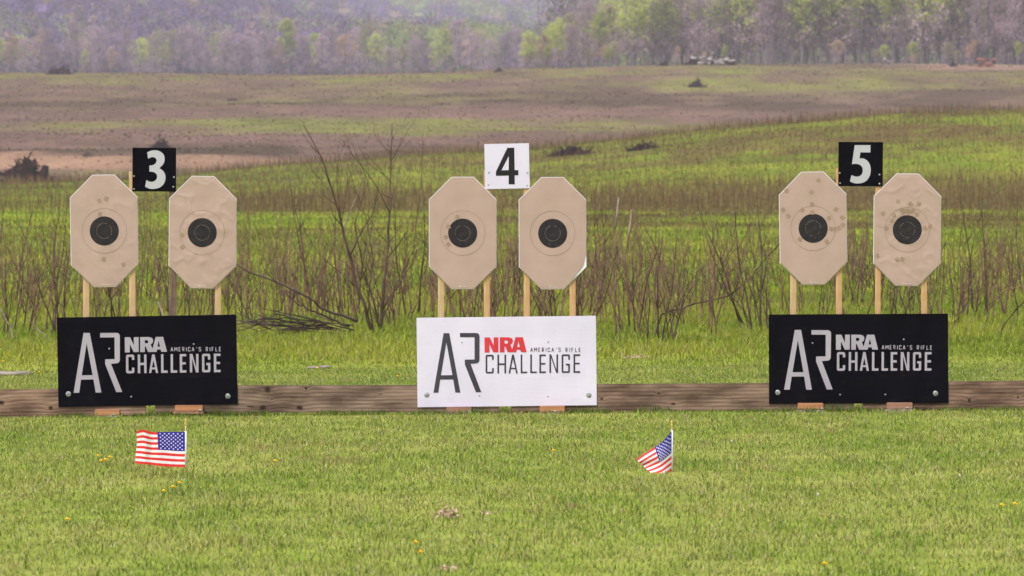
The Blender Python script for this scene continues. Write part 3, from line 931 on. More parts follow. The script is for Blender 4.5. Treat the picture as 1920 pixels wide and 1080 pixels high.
def letters_challenge(mb, w, y0, y1, mp):
    e = w / 2
    def T(x): return 456 - (x - 727) * 0.0085 + e
    def B(x): return 624 - (x - 727) * 0.0100 - e
    def S(*pts): stroke(mb, pts, w, y0, y1, mp)
    # C
    l, r = 727 + e, 797 - e * .6
    S((r, T(r) + 38), *rnd((r, T(r) + 8), (r, T(r)), (r - 8, T(r))), *rnd((l + 8, T(l)), (l, T(l)), (l, T(l) + 8)), *rnd((l, B(l) - 8), (l, B(l)), (l + 8, B(l))), *rnd((r - 8, B(r)), (r, B(r)), (r, B(r) - 8)), (r, B(r) - 40))
    # H
    for x in (833 + e, 911 - e): S((x, T(x) - e), (x, B(x) + e))
    S((833 + w, 540), (911 - w, 539.5))
    # A
    t_, b_ = T(972) - e, B(972) + e
    xi = lambda x0, x1, y: x0 + (x1 - x0) * (b_ - y) / (b_ - t_)   # along a leg from foot to top
    k1, k2, ap = 572, 572 + w * .8, t_ + w * 2.6
    mb.poly([[mp(p) for p in [(933, b_), (971 - w * .42, t_), (975 + w * .42, t_), (1015, b_), (1015 - w, b_), (xi(1015 - w, 973, k2) , k2), (xi(933 + w, 973, k2), k2), (933 + w, b_)]],
             [mp(p) for p in [(973, ap), (xi(933 + w, 973, k1), k1), (xi(1015 - w, 973, k1), k1)]]], y0 - .0004, y1)
    # L L
    for x in (1042, 1128):
        S((x + e, T(x) - e), (x + e, B(x)), (x + 58, B(x + 58)))
    # E
    def E(x, wd):
        S((x + wd, T(x + wd)), (x + e, T(x)), (x + e, B(x)), (x + wd, B(x + wd)))
        S((x + w, (T(x) + B(x)) / 2), (x + wd * .93, (T(x) + B(x)) / 2 - .5))
    E(1210, 58)
    # N
    t_, b_ = T(1340) - e, B(1340) + e
    mb.poly([[mp(p) for p in [(1300, t_), (1300 + w * 1.12, t_), (1378 - w, b_ - w * 1.9), (1378 - w, t_), (1378, t_), (1378, b_), (1378 - w * 1.12, b_), (1300 + w, t_ + w * 1.9), (1300 + w, b_), (1300, b_)]]], y0, y1)
    # G
    l, r = 1410 + e, 1484 - e
    S((r, T(r) + 42), *rnd((r, T(r) + 8), (r, T(r)), (r - 8, T(r))), *rnd((l + 8, T(l)), (l, T(l)), (l, T(l) + 8)), *rnd((l, B(l) - 8), (l, B(l)), (l + 8, B(l))), *rnd((r - 8, B(r)), (r, B(r)), (r, B(r) - 8)), (r, 542), (1448, 542))
    E(1516, 60)


def letters_tag(mb, w, y0, y1, mp):
    def S(*pts): stroke(mb, pts, w, y0, y1, mp)
    h0, h1 = 392, 426
    def A(x, g=20):
        S((x + w * .3, h1), (x + g / 2 - w * .1, h0)); S((x + g / 2 + w * .1, h0), (x + g - w * .3, h1)); S((x + g * .25, h1 - 11), (x + g * .75, h1 - 11))
    A(1130, 21)
    S((1165, h1), (1165, h0)); S((1187, h0), (1187, h1)); S((1166, h0), (1176, h0 + 22)); S((1176, h0 + 22), (1186, h0))
    def E(x, g=13):
        S((x + g, h0), (x, h0), (x, h1), (x + g, h1)); S((x + w / 2, 409), (x + g - 2, 409))
    E(1203)
    def R(x, g=14):
        S((x, h1), (x, h0), (x + g - 3, h0), (x + g, h0 + 4), (x + g, h0 + 13), (x + g - 3, h0 + 17), (x + w / 2, h0 + 17)); S((x + g * .45, h0 + 19), (x + g, h1))
    R(1235)
    S((1270, h0), (1270, h1))
    S((1303, h0 + 9), (1303, h0 + 3), (1300, h0), (1290, h0), (1287, h0 + 3), (1287, h1 - 3), (1290, h1), (1300, h1), (1303, h1 - 3), (1303, h1 - 9))
    A(1319, 21)
    S((1362, h0), (1362, h0 + 8))
    S((1399, h0 + 7), (1399, h0 + 3), (1396, h0), (1387, h0), (1384, h0 + 3), (1384, h0 + 13), (1399, h0 + 21), (1399, h1 - 3), (1396, h1), (1387, h1), (1384, h1 - 3), (1384, h1 - 7))
    R(1447)
    S((1483, h0), (1483, h1))
    S((1513, h0), (1500, h0), (1500, h1)); S((1500 + w / 2, 409), (1511, 409))
    S((1534, h0), (1534, h1), (1548, h1))
    E(1566)


def sign(bx0, bx1, by_bot, roll, pal, bold, artd, screws, label):
    cx = (bx0 + bx1) / 2
    base = loc3(cx, by_bot, -0.05)
    root = empty('sign_board', (base.x, -0.052, base.z), (0, -math.radians(roll), 0))
    tag(root, label, 'sign', 'wide printed sign boards')
    mb = MB(); mb.box(-BW / 2, BW / 2, 0, 0.006, 0, BH, bev=0.0008)
    mb.build('panel', M[pal + '_board'], root)
    white = pal == 'white'
    y0, y1 = -0.0016, -0.0001
    mp = lambda p: art(p, *artd)
    dk = M['ink_dark'] if white else M['ink_grey']
    g = 2.5 if bold else 0.0     # strokes print fatter on the black boards
    mb = MB()
    mb.poly([[mp(p) for p in [(350 - g, 262 - g), (401 + g, 262 - g), (500 + g * 1.5, 796), (455 - g, 796), (436 - g, 678), (319 + g, 680), (302 + g, 797), (258 - g * 1.5, 798)]],
             [mp(p) for p in [(375, 345 + g * 3), (326 + g, 641), (429 - g, 639)]]], y0, y1)
    mb.poly([[mp(p) for p in [(497, 260)] + rnd((640, 260), (672, 260), (673, 292)) + rnd((672, 500), (671, 533), (636, 534)) + [(592, 538), (688 + g, 792), (640 - g, 793), (540, 542), (540, 500 - g), (628 - g, 498 - g), (628 - g, 298 + g), (497, 298 + g)]]], y0, y1)
    mb.build('monogram', dk, root)
    mb = MB()
    mb.poly([[mp(p) for p in [(717, 300), (765, 299), (799, 372), (799, 299), (842, 298), (842, 433), (797, 434), (762, 360), (762, 435), (718, 436)]]], y0, y1)
    mb.poly([[mp(p) for p in [(855, 298), (935, 298), (962, 306), (973, 326), (968, 350), (950, 366), (966, 404), (996, 297), (1062, 297), (1096, 431), (1044, 431), (1039, 410), (1008, 410), (1002, 432), (926, 433), (904, 382), (897, 382), (897, 433), (855, 434)]],
             [mp(p) for p in [(897, 326), (923, 327), (929, 340), (923, 354), (897, 354)]],
             [mp(p) for p in [(1022, 330), (1034, 385), (1011, 385)]]], y0, y1)
    mb.build('heading_letters', M['ink_red'] if white else M['ink_grey'], root)
    mb = MB(); letters_challenge(mb, 15 if not bold else 21, y0, y1, mp); mb.build('word_letters', dk, root)
    mb = MB(); letters_tag(mb, 4.6 if not bold else 6.0, y0, y1, mp); mb.build('tagline_letters', dk, root)
    for (x, z) in ((screws[0]), (screws[1])):
        mb = MB(); mb.lathe([(0.0175, 0), (0.0175, 0.002), (0.016, 0.0028), (0.012, 0.0030)], 'Y', (x, 0, z), 20)
        w_ = mb.build('washer', M['zinc'], root, smooth=False)
        mb = MB(); mb.lathe([(0.0085, 0.003), (0.0085, 0.005), (0.0065, 0.0075), (0.003, 0.0085)], 'Y', (x, 0, z), 12)
        mb.build('bolt_head', M['zinc'], w_)
    for (x, z) in screws[2:]:
        mb = MB(); mb.lathe([(0.0058, 0), (0.0054, 0.002), (0.0030, 0.0036)], 'Y', (x, 0, z), 10)
        mb.build('screw', M['zinc'], root)
    return root


def sc3(l, ox, oy, bx0, bx1, bot, roll):
    """zoomed positions -> board-local (x, z)"""
    o = []
    cx = (bx0 + bx1) / 2; a = math.radians(-roll)
    for (x, y) in l:
        X_, Z_ = (x / 4.8 + ox - cx) / 275., (bot - (y / 4.8 + oy)) / 275.
        o.append((X_ * math.cos(a) - Z_ * math.sin(a), X_ * math.sin(a) + Z_ * math.cos(a)))
    return o


sign(110, 444.5, 760.5, 0.95, 'black', True, (-0.0010, 0.006), sc3([(230, 810), (1665, 830), (598, 403), (1357, 362), (795, 835)], 80, 570, 110, 444.5, 760.5, 0.95),
     'black sign board with pale lettering below number 3')
sign(783, 1119, 762, 0.65, 'white', False, (0, 0), sc3([(194, 818), (1652, 822), (510, 346), (1284, 341), (666, 827), (1282, 831)], 760, 570, 783, 1119, 762, 0.65),
     'white sign board with red and charcoal lettering below number 4')
sign(1443, 1778, 756.8, 0.3, 'black', True, (-0.003, 0.002), sc3([(186, 797), (1605, 805), (498, 353), (1319, 320), (747, 817), (1154, 815)], 1420, 570, 1443, 1778, 756.8, 0.3),
     'black sign board with pale lettering below number 5')


def smooth_loop(pts, corners, n=5):
    """closed Catmull-Rom through pts; indices in corners stay sharp"""
    o = []; m = len(pts)
    for i in range(m):
        p0, p1, p2, p3 = [Vector(pts[(i + k) % m]) for k in (-1, 0, 1, 2)]
        if i in corners: p0 = p1 - (p2 - p1)
        if (i + 1) % m in corners: p3 = p2 + (p2 - p1)
        st = i in corners and (i + 1) % m in corners
        for k in range(1 if st else n):
            t = k / n
            q = 0.5 * ((2 * p1) + (-p0 + p2) * t + (2 * p0 - 5 * p1 + 4 * p2 - p3) * t * t + (-p0 + 3 * p1 - 3 * p2 + p3) * t ** 3)
            o.append((q.x, q.y))
    return o


def placard(corn, ox, oy, roll, pal, loops, screws, label):
    c = zz(corn, ox, oy)
    cx = sum(p[0] for p in c) / 4; bot = (c[2][1] + c[3][1]) / 2
    wd = (c[1][0] - c[0][0] + c[2][0] - c[3][0]) / 2 / 275.; ht = (c[3][1] - c[0][1] + c[2][1] - c[1][1]) / 2 / 275.
    b = loc3(cx, bot, 0.0)
    root = empty('number_placard', (b.x, 0.016, b.z), (0, -math.radians(roll), 0))
    tag(root, label, 'number sign', 'square number placards above the targets')
    mb = MB(); mb.box(-wd / 2, wd / 2, 0, 0.0055, 0, ht, bev=0.0007); mb.build('panel', M[pal + '_board'], root)
    a = math.radians(-roll)
    def mp(p):
        X_, Z_ = (p[0] / 4.8 + ox - cx) / 275., (bot - (p[1] / 4.8 + oy)) / 275.
        return (X_ * math.cos(a) - Z_ * math.sin(a), X_ * math.sin(a) + Z_ * math.cos(a))
    mb = MB(); mb.poly([[mp(p) for p in l] for l in loops], -0.0013, -0.0001)
    mb.build('numeral', M['ink_black'] if pal == 'white' else M['ink_white'], root)
    for s in screws:
        x, z = mp(s)
        mb = MB(); mb.lathe([(0.0062, 0), (0.0058, 0.002), (0.003, 0.0038)], 'Y', (x, 0, z), 10)
        mb.build('screw', M['zinc'], root)
    return root


three = smooth_loop([(940, 219), (990, 201), (1045, 206), (1085, 235), (1097, 275), (1088, 320), (1050, 361), (1088, 392), (1105, 440), (1092, 498), (1050, 536), (990, 549), (948, 542), (921, 528), (933, 468), (962, 483), (995, 482), (1022, 462), (1029, 430), (1012, 404), (985, 394), (960, 393), (960, 338), (990, 334), (1015, 317), (1025, 290), (1012, 269), (985, 262), (948, 276)], {0, 6, 13, 14, 21, 22, 28})
five = smooth_loop([(877, 106), (1019, 106), (1018, 172), (928, 171), (920, 226), (960, 228), (1000, 258), (1020, 310), (1016, 372), (985, 424), (935, 448), (880, 450), (834, 433), (848, 375), (880, 388), (915, 387), (942, 365), (949, 330), (940, 298), (915, 280), (882, 274), (852, 278)], {0, 1, 2, 3, 4, 12, 13, 21})
placard([(806, 177), (1200, 180), (1198, 573), (805, 570)], 80, 240, -0.3, 'black', [three], [(821, 433), (821, 549), (1181, 442), (1175, 530)], 'black square placard with a white numeral 3')
placard([(715, 97), (1117, 88), (1124, 495), (722, 502)], 760, 250, 1.15, 'white', [[(918, 130), (980, 130), (984, 331), (1017, 331), (1017, 378), (984, 378), (985, 459), (930, 459), (930, 380), (815, 382), (815, 345)], [(931, 203), (930, 331), (865, 333)]], [(752, 352), (749, 463), (1100, 355), (1096, 467)], 'white square placard with a black numeral 4')
placard([(729, 76), (1133, 80), (1125, 478), (728, 474)], 1420, 250, -0.4, 'black', [five], [(741, 357), (746, 449), (1100, 371), (1100, 454)], 'black square placard with a white numeral 5')


# ------------------------------------------------------------------ stick flags
def flag(px, ytop, ybase, fold, cloth_fn, label):
    d = CH * F / (ybase - YH)
    X0 = (px - 960) * d / F
    zg = gz(X0, d)
    S = F / d
    root = empty('stick_flag', (X0, d - CD, zg - 0.01))
    tag(root, label, 'flag', 'small american flags stuck in the lawn')
    ztop = P(px, ytop, d).z - (zg - 0.01)
    mb = MB(); mb.tube([(0, 0, -0.05), (0.0, 0, ztop - 0.035)], [0.0035, 0.0032], 8); mb.build('pole', M['dowel'], root, smooth=True)
    z0 = ztop - 0.036
    mb = MB(); mb.lathe([(0.0035, z0), (0.007, z0 + .003), (0.004, z0 + .006), (0.006, z0 + .010), (0.0035, z0 + .014), (0.006, z0 + .022), (0.0055, z0 + .030), (0.003, z0 + .036)], 'Z', (0, 0, 0), 12)
    mb.build('finial', M['gold'], root, smooth=True)
    def W(s, t):
        x, y, dep = cloth_fn(s, t)
        q = P(x, y, d)
        return Vector((q.x - X0, -0.006 + dep, q.z - (zg - 0.01)))
    ns, nt = 40, 13 * 3
    sc_ = 20
    mb = MB()
    V = [W(i / ns, j / nt) for j in range(nt + 1) for i in range(ns + 1)]
    b = 0
    mb.add(V, [])
    for j in range(nt):
        for i in range(ns):
            a = j * (ns + 1) + i
            st = j // 3
            mi = 2 if (i < sc_ and st < 7) else (0 if st % 2 == 0 else 1)
            mb.f.append((a, a + 1, a + ns + 2, a + ns + 1)); mb.m.append(mi)
    # stars on both faces
    for row in range(9):
        cnt = 6 if row % 2 == 0 else 5
        for q in range(cnt):
            s = (0.5 + q + (0.5 if row % 2 else 0)) / 6.0 * 0.48 + 0.01; t = (row + 1) / 10. * 7 / 13.
            du = (W(s + .01, t) - W(s - .01, t)); dv = (W(s, t + .01) - W(s, t - .01))
            if du.length < 1e-5 or dv.length < 1e-5: continue
            nrm = du.cross(dv).normalized()
            du.normalize(); dv.normalize()
            c0 = W(s, t)
            for sg in (1, -1):
                o = c0 + nrm * 0.0012 * sg
                pts = []
                for k in range(10):
                    an = -math.pi / 2 + math.pi * k / 5; r_ = 0.0054 if k % 2 == 0 else 0.0026
                    pts.append(o + du * math.cos(an) * r_ + dv * math.sin(an) * r_)
                mb.add([o] + pts, [(0, 1 + k, 1 + (k + 1) % 10) for k in range(10)], 1)
    me = bpy.data.meshes.new('cloth'); me.from_pydata([tuple(v) for v in mb.v], [], mb.f)
    o = link_mesh('cloth', me, [M['flag_red'], M['flag_white'], M['flag_blue']], root)
    me.polygons.foreach_set('material_index', mb.m)
    me.polygons.foreach_set('use_smooth', [True] * len(mb.f))
    # white sleeve round the pole
    top, bot = W(0, 0), W(0, 1)
    mb = MB(); mb.tube([(0, 0, top.z + .004), (0, 0, (top.z + bot.z) / 2), (0, 0, bot.z)], [0.0062, 0.0066, 0.006], 10)
    mb.build('sleeve', M['flag_white'], root, smooth=True)


def cloth_a(s, t):
    x = 346.5 - (52 * s / 0.5 if s < 0.5 else 52 + 40 * (s - 0.5) / 0.5)
    top = 810 + (0.5 * s) - 5.0 * math.exp(-((s - 0.83) / 0.13) ** 2) - 1.5 * (s > .9) * 0
    bot = 876 - 1.5 * s - 4.5 * sstep(0.2, 0.9, s) + 1.5 * math.exp(-((s - 1.0) / 0.1) ** 2) * 0
    y = top + (bot - top) * t + 1.8 * math.sin(s * 9 + 1) * t * (1 - t) * 2
    x += 1.2 * math.sin(t * 5) * s + 3.4 * t * sstep(.25, .5, s) * (1 - sstep(.5, .95, s)) - 1.2 * s * t
    return x, y, 0.02 * math.sin(s * 7.5 + t * 1.2) * s + 0.03 * sstep(0.5, 1, s) * math.sin(s * 14)


def cloth_b(s, t):
    # hanging cloth, hoist edge on the pole, fly edge swung down and left
    x0, y0 = 1259.5, 808 + 76 * t
    fx, fy_ = 1193 + 36 * t ** 1.1, 861 + 32 * t
    x = x0 + (fx - x0) * s; y = y0 + (fy_ - y0) * s
    bow = math.sin(math.pi * s)
    y += bow * (3.5 - 1.0 * t) + 2.5 * math.sin(s * 6.28) * (1 - t) * 0.8
    x += bow * 1.5 - 2.2 * math.sin(s * 6.28) * t
    return x, y, -0.16 * s * (1 - s * 0.5) * (0.6 + .4 * t) + 0.012 * math.sin(t * 9 + s * 4) * s


flag(347.5, 785, 887, 0, cloth_a, 'small striped flag spread flat beside number 3 sign')
flag(1260.0, 788, 888, 1, cloth_b, 'small striped flag drooping from its stick right of number 4 sign')


# ------------------------------------------------------------------ bare saplings
def sapling_mesh(name, seed, stems, H, spread, mat, branch=5, r0=0.0075, kink=0.05):
    r = random.Random(seed); mb = MB()
    for k in range(stems):
        a = r.uniform(0, 6.28); ln = r.uniform(0.55, 1.0) * H
        lean = r.uniform(0.02, spread)
        p = Vector((r.uniform(-.16, .16), r.uniform(-.16, .16), -0.03)); dirn = Vector((math.cos(a) * lean, math.sin(a) * lean, 1)).normalized()
        pts = [p.copy()]; n = 7
        for i in range(n):
            dirn = (dirn + Vector((r.gauss(0, kink), r.gauss(0, kink), 0.03))).normalized()
            p = p + dirn * ln / n; pts.append(p.copy())
        rr = r0 * r.uniform(.6, 1.15)
        mb.tube(pts, [rr * (1 - 0.82 * i / n) for i in range(n + 1)], 5)
        for b in range(r.randint(max(1, branch - 2), branch + 2)):
            i = r.randint(2, n - 1); q = pts[i].copy(); ba = r.uniform(0, 6.28); bl = ln * r.uniform(.12, .4) * (1.15 - i / n * .7)
            bd = Vector((math.cos(ba) * .55, math.sin(ba) * .55, r.uniform(.5, 1.1))).normalized()
            bp = [q.copy()]
            for j in range(3):
                bd = (bd + Vector((r.gauss(0, .1), r.gauss(0, .1), .06))).normalized(); q = q + bd * bl / 3; bp.append(q.copy())
            br = rr * (1 - .8 * i / n) * .65
            mb.tube(bp, [br, br * .8, br * .6, br * .3], 4)
            for t_ in range(r.randint(0, 2)):
                q2 = bp[r.randint(1, 2)]; td = (bd + Vector((r.gauss(0, .5), r.gauss(0, .5), .2))).normalized()
                mb.tube([q2, q2 + td * bl * .35], [br * .5, br * .25], 3)
    me = bpy.data.meshes.new(name); me.from_pydata([tuple(v) for v in mb.v], [], mb.f); me.materials.append(mat)
    me.polygons.foreach_set('use_smooth', [True] * len(mb.f))
    return me


SAP = [sapling_mesh('bare_sapling', 100 + i, random.Random(i).choice([2, 3, 4, 5]), random.Random(i + 50).uniform(1.0, 1.45), 0.24, M['twig'] if i % 3 else M['twig_dark'], 4, random.Random(i + 9).uniform(.006, .013), .09) for i in range(12)]
DEADM = [sapling_mesh('dead_sapling', 300 + i, 1, 1.6, 0.25, M['deadwood'], 4, 0.011) for i in range(3)]


def zone(px):
    if px < 110: return 'thin bare brown sapling in the brush left of the number 3 sign'
    if px < 450: return 'thin bare brown sapling in the brush behind the number 3 targets'
    if px < 785: return 'thin bare brown sapling in the thicket between signs 3 and 4'
    if px < 1120: return 'thin bare brown sapling in the brush behind the number 4 targets'
    if px < 1445: return 'thin bare brown sapling in the row between signs 4 and 5'
    if px < 1780: return 'thin bare brown sapling in the brush behind the number 5 targets'
    return 'thin bare brown sapling in the brush right of the number 5 sign'


def lowest(px):
    """nearest distance at which the brush stands, by direction"""
    return float(np.interp(px, [0, 430, 700, 820, 1130, 1300, 1500, 1800, 1920], [58, 60, 62, 56, 56, 55, 60, 60, 60]))


rs = random.Random(11)
NI = 0
for i in range(285):
    px = -160 + 2240 * ((i * 0.61803399) % 1.0) + rs.uniform(-8, 8)
    d = lowest(px) + rs.random() ** 1.5 * 24
    x = (px - 960) * d / F
    o = bpy.data.objects.new('bare_sapling', SAP[rs.randrange(len(SAP))])
    COL.objects.link(o)
    s = rs.uniform(.7, 1.12)
    o.location = (x, d - CD, gz(x, d)); o.scale = (s, s, s * rs.uniform(.9, 1.1))
    o.rotation_euler = (rs.gauss(0, .09), rs.gauss(0.05, .13), rs.uniform(0, 6.28))
    tag(o, zone(px), 'sapling', 'bare saplings standing in the rough grass')

# the thicket behind them, too many to count
def merge_instances(name, meshes, places, mat, label, cat):
    VV, F4, off = [], {}, 0
    cache = []
    for me in meshes:
        v = np.empty(len(me.vertices) * 3, np.float32); me.vertices.foreach_get('co', v)
        fs = {}
        for p in me.polygons: fs.setdefault(len(p.vertices), []).append(tuple(p.vertices))
        cache.append((v.reshape(-1, 3), {k: np.array(q, np.int32) for k, q in fs.items()}))
    for (mi, x, y, z, s, rz, tilt) in places:
        v, fs = cache[mi]
        c_, s_ = math.cos(rz), math.sin(rz)
        q = np.stack([v[:, 0] * c_ - v[:, 1] * s_ + v[:, 2] * tilt, v[:, 0] * s_ + v[:, 1] * c_, v[:, 2]], 1) * s + np.array([x, y, z])
        VV.append(q)
        for k, f in fs.items(): F4.setdefault(k, []).append(f + off)
        off += len(v)
    me = mesh_np(name, np.concatenate(VV), [np.concatenate(f) for f in F4.values()], None, smooth=True)
    o = link_mesh(name, me, mat)
    tag(o, label, cat, kind='stuff')
    return o


SML = [sapling_mesh('thin_stems', 500 + i, 3, 1.1, 0.2, M['twig'], 3, 0.0068) for i in range(5)]
pl = []
for i in range(600):
    px = rs.uniform(-160, 2080)
    d = lowest(px) + 6 + rs.random() ** 1.2 * (40 if rs.random() < .8 else 105)
    if fbm(np.array([px / 90.]), np.array([d / 9.]), 91)[0] < 0.42 and rs.random() < .75: continue
    x = (px - 960) * d / F
    pl.append((rs.randrange(5), x, d - CD, gz(x, d), rs.uniform(.6, 1.15), rs.uniform(0, 6.28), rs.gauss(.03, .08)))
merge_instances('brush_thicket', SML, pl, M['twig'], 'thicket of thin brown stems farther back in the green field', 'brush')


# shrubs and branches traced by eye: polylines in view, each with depth of its own
def limbs(name, specs, mat, d0, seed, depth=0.5, twigs=0, n=6):
    """specs: list of (points in view, r_start, r_end) in metres; built round a base at distance d0"""
    r = random.Random(seed)
    fx, fy_ = specs[0][0][0]
    X0 = (fx - 960) * d0 / F
    base = Vector((X0, d0 - CD, gz(X0, d0)))
    mb = MB()
    for (pts, ra, rb) in specs:
        dep = 0.0; w = []; dd = r.uniform(-depth, depth)
        # subdivide with a little wander
        for i in range(len(pts) - 1):
            a, b = pts[i], pts[i + 1]
            for k in range(3):
                t = k / 3; w.append((a[0] + (b[0] - a[0]) * t + r.gauss(0, .8) * (k > 0), a[1] + (b[1] - a[1]) * t + r.gauss(0, .8) * (k > 0)))
        w.append(pts[-1])
        L = []
        for i, (x, y) in enumerate(w):
            L.append(P(x, y, d0 + dd * i / len(w)) - base)
        rad = [ra + (rb - ra) * i / (len(L) - 1) for i in range(len(L))]
        mb.tube(L, rad, n)
        for k in range(twigs):
            i = r.randint(len(L) // 3, len(L) - 2)
            td = ((L[i + 1] - L[i]).normalized() + Vector((r.gauss(0, .5), r.gauss(0, .4), r.gauss(0.1, .35)))).normalized()
            ln = r.uniform(.1, .4); q = L[i]
            m1 = q + td * ln * .5 + Vector((r.gauss(0, .02), 0, r.gauss(0, .02)))
            mb.tube([q, m1, q + td * ln + Vector((0, 0, .03))], [rad[i] * .5, rad[i] * .35, .0012], 4)
    o = mb.build(name, mat, None, smooth=True)
    o.location = base
    return o


o = limbs('bare_shrub', [([(697, 625), (686, 580), (667, 531), (653, 469), (636, 400), (622, 353), (600, 290), (569, 233)], .021, .004),
                         ([(670, 540), (650, 520), (630, 505), (600, 480), (560, 415)], .008, .002),
                         ([(655, 480), (680, 430), (700, 400), (712, 330)], .007, .002),
                         ([(640, 420), (648, 370), (655, 300)], .005, .0015),
                         ([(640, 415), (632, 350), (634, 270)], .006, .0015),
                         ([(627, 370), (600, 335), (560, 300)], .004, .0015),
                         ([(700, 625), (690, 560), (700, 490), (690, 420), (650, 300)], .010, .002)], M['twig_dark'], 59, 1, twigs=10)
tag(o, 'tall many-branched bare shrub left of the white sign, leaning left', 'shrub')
o = limbs('bare_shrub', [([(712, 622), (718, 560), (724, 487), (731, 398), (733, 320), (735, 232)], .020, .004),
                         ([(712, 620), (700, 560), (680, 510), (665, 420), (690, 340), (655, 260)], .010, .002),
                         ([(731, 400), (700, 340), (660, 290), (640, 262)], .006, .0015),
                         ([(733, 345), (715, 320), (690, 290)], .005, .0015),
                         ([(734, 300), (748, 275), (765, 248)], .004, .0012),
                         ([(718, 580), (750, 520), (775, 470), (790, 340), (793, 250)], .008, .002),
                         ([(716, 600), (740, 545), (770, 500), (790, 440)], .008, .002),
                         ([(734, 290), (715, 270), (700, 248)], .003, .0012)], M['twig_dark'], 59.5, 2, twigs=10)
tag(o, 'tallest bare shrub left of the white sign, with a straight upright stem', 'shrub')
o = limbs('fallen_branch', [([(670, 603), (640, 590), (600, 577), (585, 562), (560, 548), (520, 530), (480, 515), (443, 496)], .016, .008),
                            ([(655, 612), (620, 598), (590, 584), (560, 572), (530, 545)], .012, .005)], M['rootbrown'], 59, 3, depth=.3, twigs=3)
tag(o, 'long fallen branch slanting down to the brush pile left of the white sign', 'branch')
pile = []
rp = random.Random(5)
for k in range(26):
    x0 = rp.uniform(560, 665); y0 = rp.uniform(600, 622); L_ = rp.uniform(60, 190)
    pile.append(([(x0, y0), (x0 - L_ * .5, y0 - rp.uniform(-12, 14)), (x0 - L_, y0 - rp.uniform(-18, 26))], rp.uniform(.005, .011), .003))
o = limbs('brush_pile', pile, M['rootbrown'], 58.5, 4, depth=.5, twigs=2)
tag(o, 'low pile of cut branches on the grass between signs 3 and 4', 'brush pile')
for (k, (pts, lb)) in enumerate([
    ([(1155, 640), (1153, 560), (1157, 470), (1152, 430), (1160, 372)], 'upright dead stem with pale peeling tip right of the white sign'),
    ([(1180, 610), (1176, 540), (1172, 480), (1185, 395)], 'broken pale dead stem a step right of the peeling stem'),
    ([(25, 640), (18, 610), (6, 590), (-12, 565)], 'pale broken branch leaning at the left edge of the picture'),
    ([(310, 600), (303, 582), (296, 565)], 'short bleached stub standing behind the number 3 sign'),
    ([(112, 655), (95, 640), (75, 622), (50, 600)], 'pale fallen stick just left of the number 3 sign'),
    ([(640, 430), (655, 400), (668, 370), (682, 338)], 'pale dead twig slanting through the tall shrub')]):
    dd = 57.5 if k != 5 else 60.5
    if k < 2:
        o = limbs('dead_branch', [(pts, .011, .006)], M['twig'], dd, 20 + k, depth=.2, twigs=3)
        X0 = o.location.copy()
        tipm = MB(); a_, b_ = P(*pts[-2], dd) - X0, P(*pts[-1], dd) - X0
        tipm.tube([a_ + Vector((0, 0, -.02)), (a_ + b_) / 2 + Vector((.004, 0, 0)), b_ + Vector((0, 0, .01))], [.0085, .0095, .0075], 6)
        t_ = tipm.build('peeling_tip', M['deadwood'], o, smooth=True)
    else:
        o = limbs('dead_branch', [(pts, .008, .005)], M['deadwood'], dd, 20 + k, depth=.2, twigs=0)
    tag(o, lb, 'branch')
o = limbs('arched_stem', [([(1225, 640), (1240, 590), (1300, 570), (1365, 555), (1410, 520), (1440, 480), (1470, 450)], .010, .004)], M['twig_dark'], 57, 31, twigs=2)
tag(o, 'long arching stem crossing the saplings between signs 4 and 5', 'branch')
o = limbs('arched_stem', [([(1874, 640), (1880, 615), (1905, 580), (1960, 530)], .009, .004)], M['twig_dark'], 56.5, 32, twigs=1)
tag(o, 'curved dark stem rising at the right edge of the picture', 'branch')
o = limbs('arched_stem', [([(1848, 610), (1856, 570), (1880, 548), (1930, 530), (1990, 545)], .008, .003)], M['twig'], 60, 33, twigs=1)
tag(o, 'drooping brown stem arching over the brush right of sign 5', 'branch')


# ------------------------------------------------------------------ dandelions and litter
def dandelion(name, px, py, label, col='yellow', r=0.016, hgt=0.035):
    d = CH * F / (py - YH + 3)
    X = (px - 960) * d / F; z = gz(X, d)
    root = empty(name, (X, d - CD, z))
    tag(root, label, 'flower')
    rr = random.Random(int(px * 7 + py)); h = hgt * rr.uniform(.8, 1.15)
    mb = MB(); mb.tube([(0, 0, 0), (.002, 0, h * .6), (0, -.003, h)], [.0018] * 3, 5); mb.build('stem', M['stemgreen'], root)
    mb = MB()
    for ring_, (n, ra, up) in enumerate(((13, 1.0, .15), (11, .75, .45), (7, .45, .8))):
        for k in range(n):
            a = 6.283 * k / n + ring_; c_, s_ = math.cos(a), math.sin(a); q = r * ra * rr.uniform(.85, 1.1)
            tz = h + q * up * .8
            w_ = r * .17
            mb.add([(0, -.003, h), (c_ * q * .7 - s_ * w_, -.003 + s_ * q * .7 + c_ * w_, tz * .5 + h * .5 + .001), (c_ * q, -.003 + s_ * q, tz), (c_ * q * .7 + s_ * w_, -.003 + s_ * q * .7 - c_ * w_, tz * .5 + h * .5)], [(0, 1, 2, 3)])
    mb.lathe([(.002, h - .006), (r * .35, h - .002), (r * .4, h + .004), (r * .2, h + .009)], 'Z', (0, -.003, 0), 8)
    mb.build('flower_head', M[col], root)
    return root


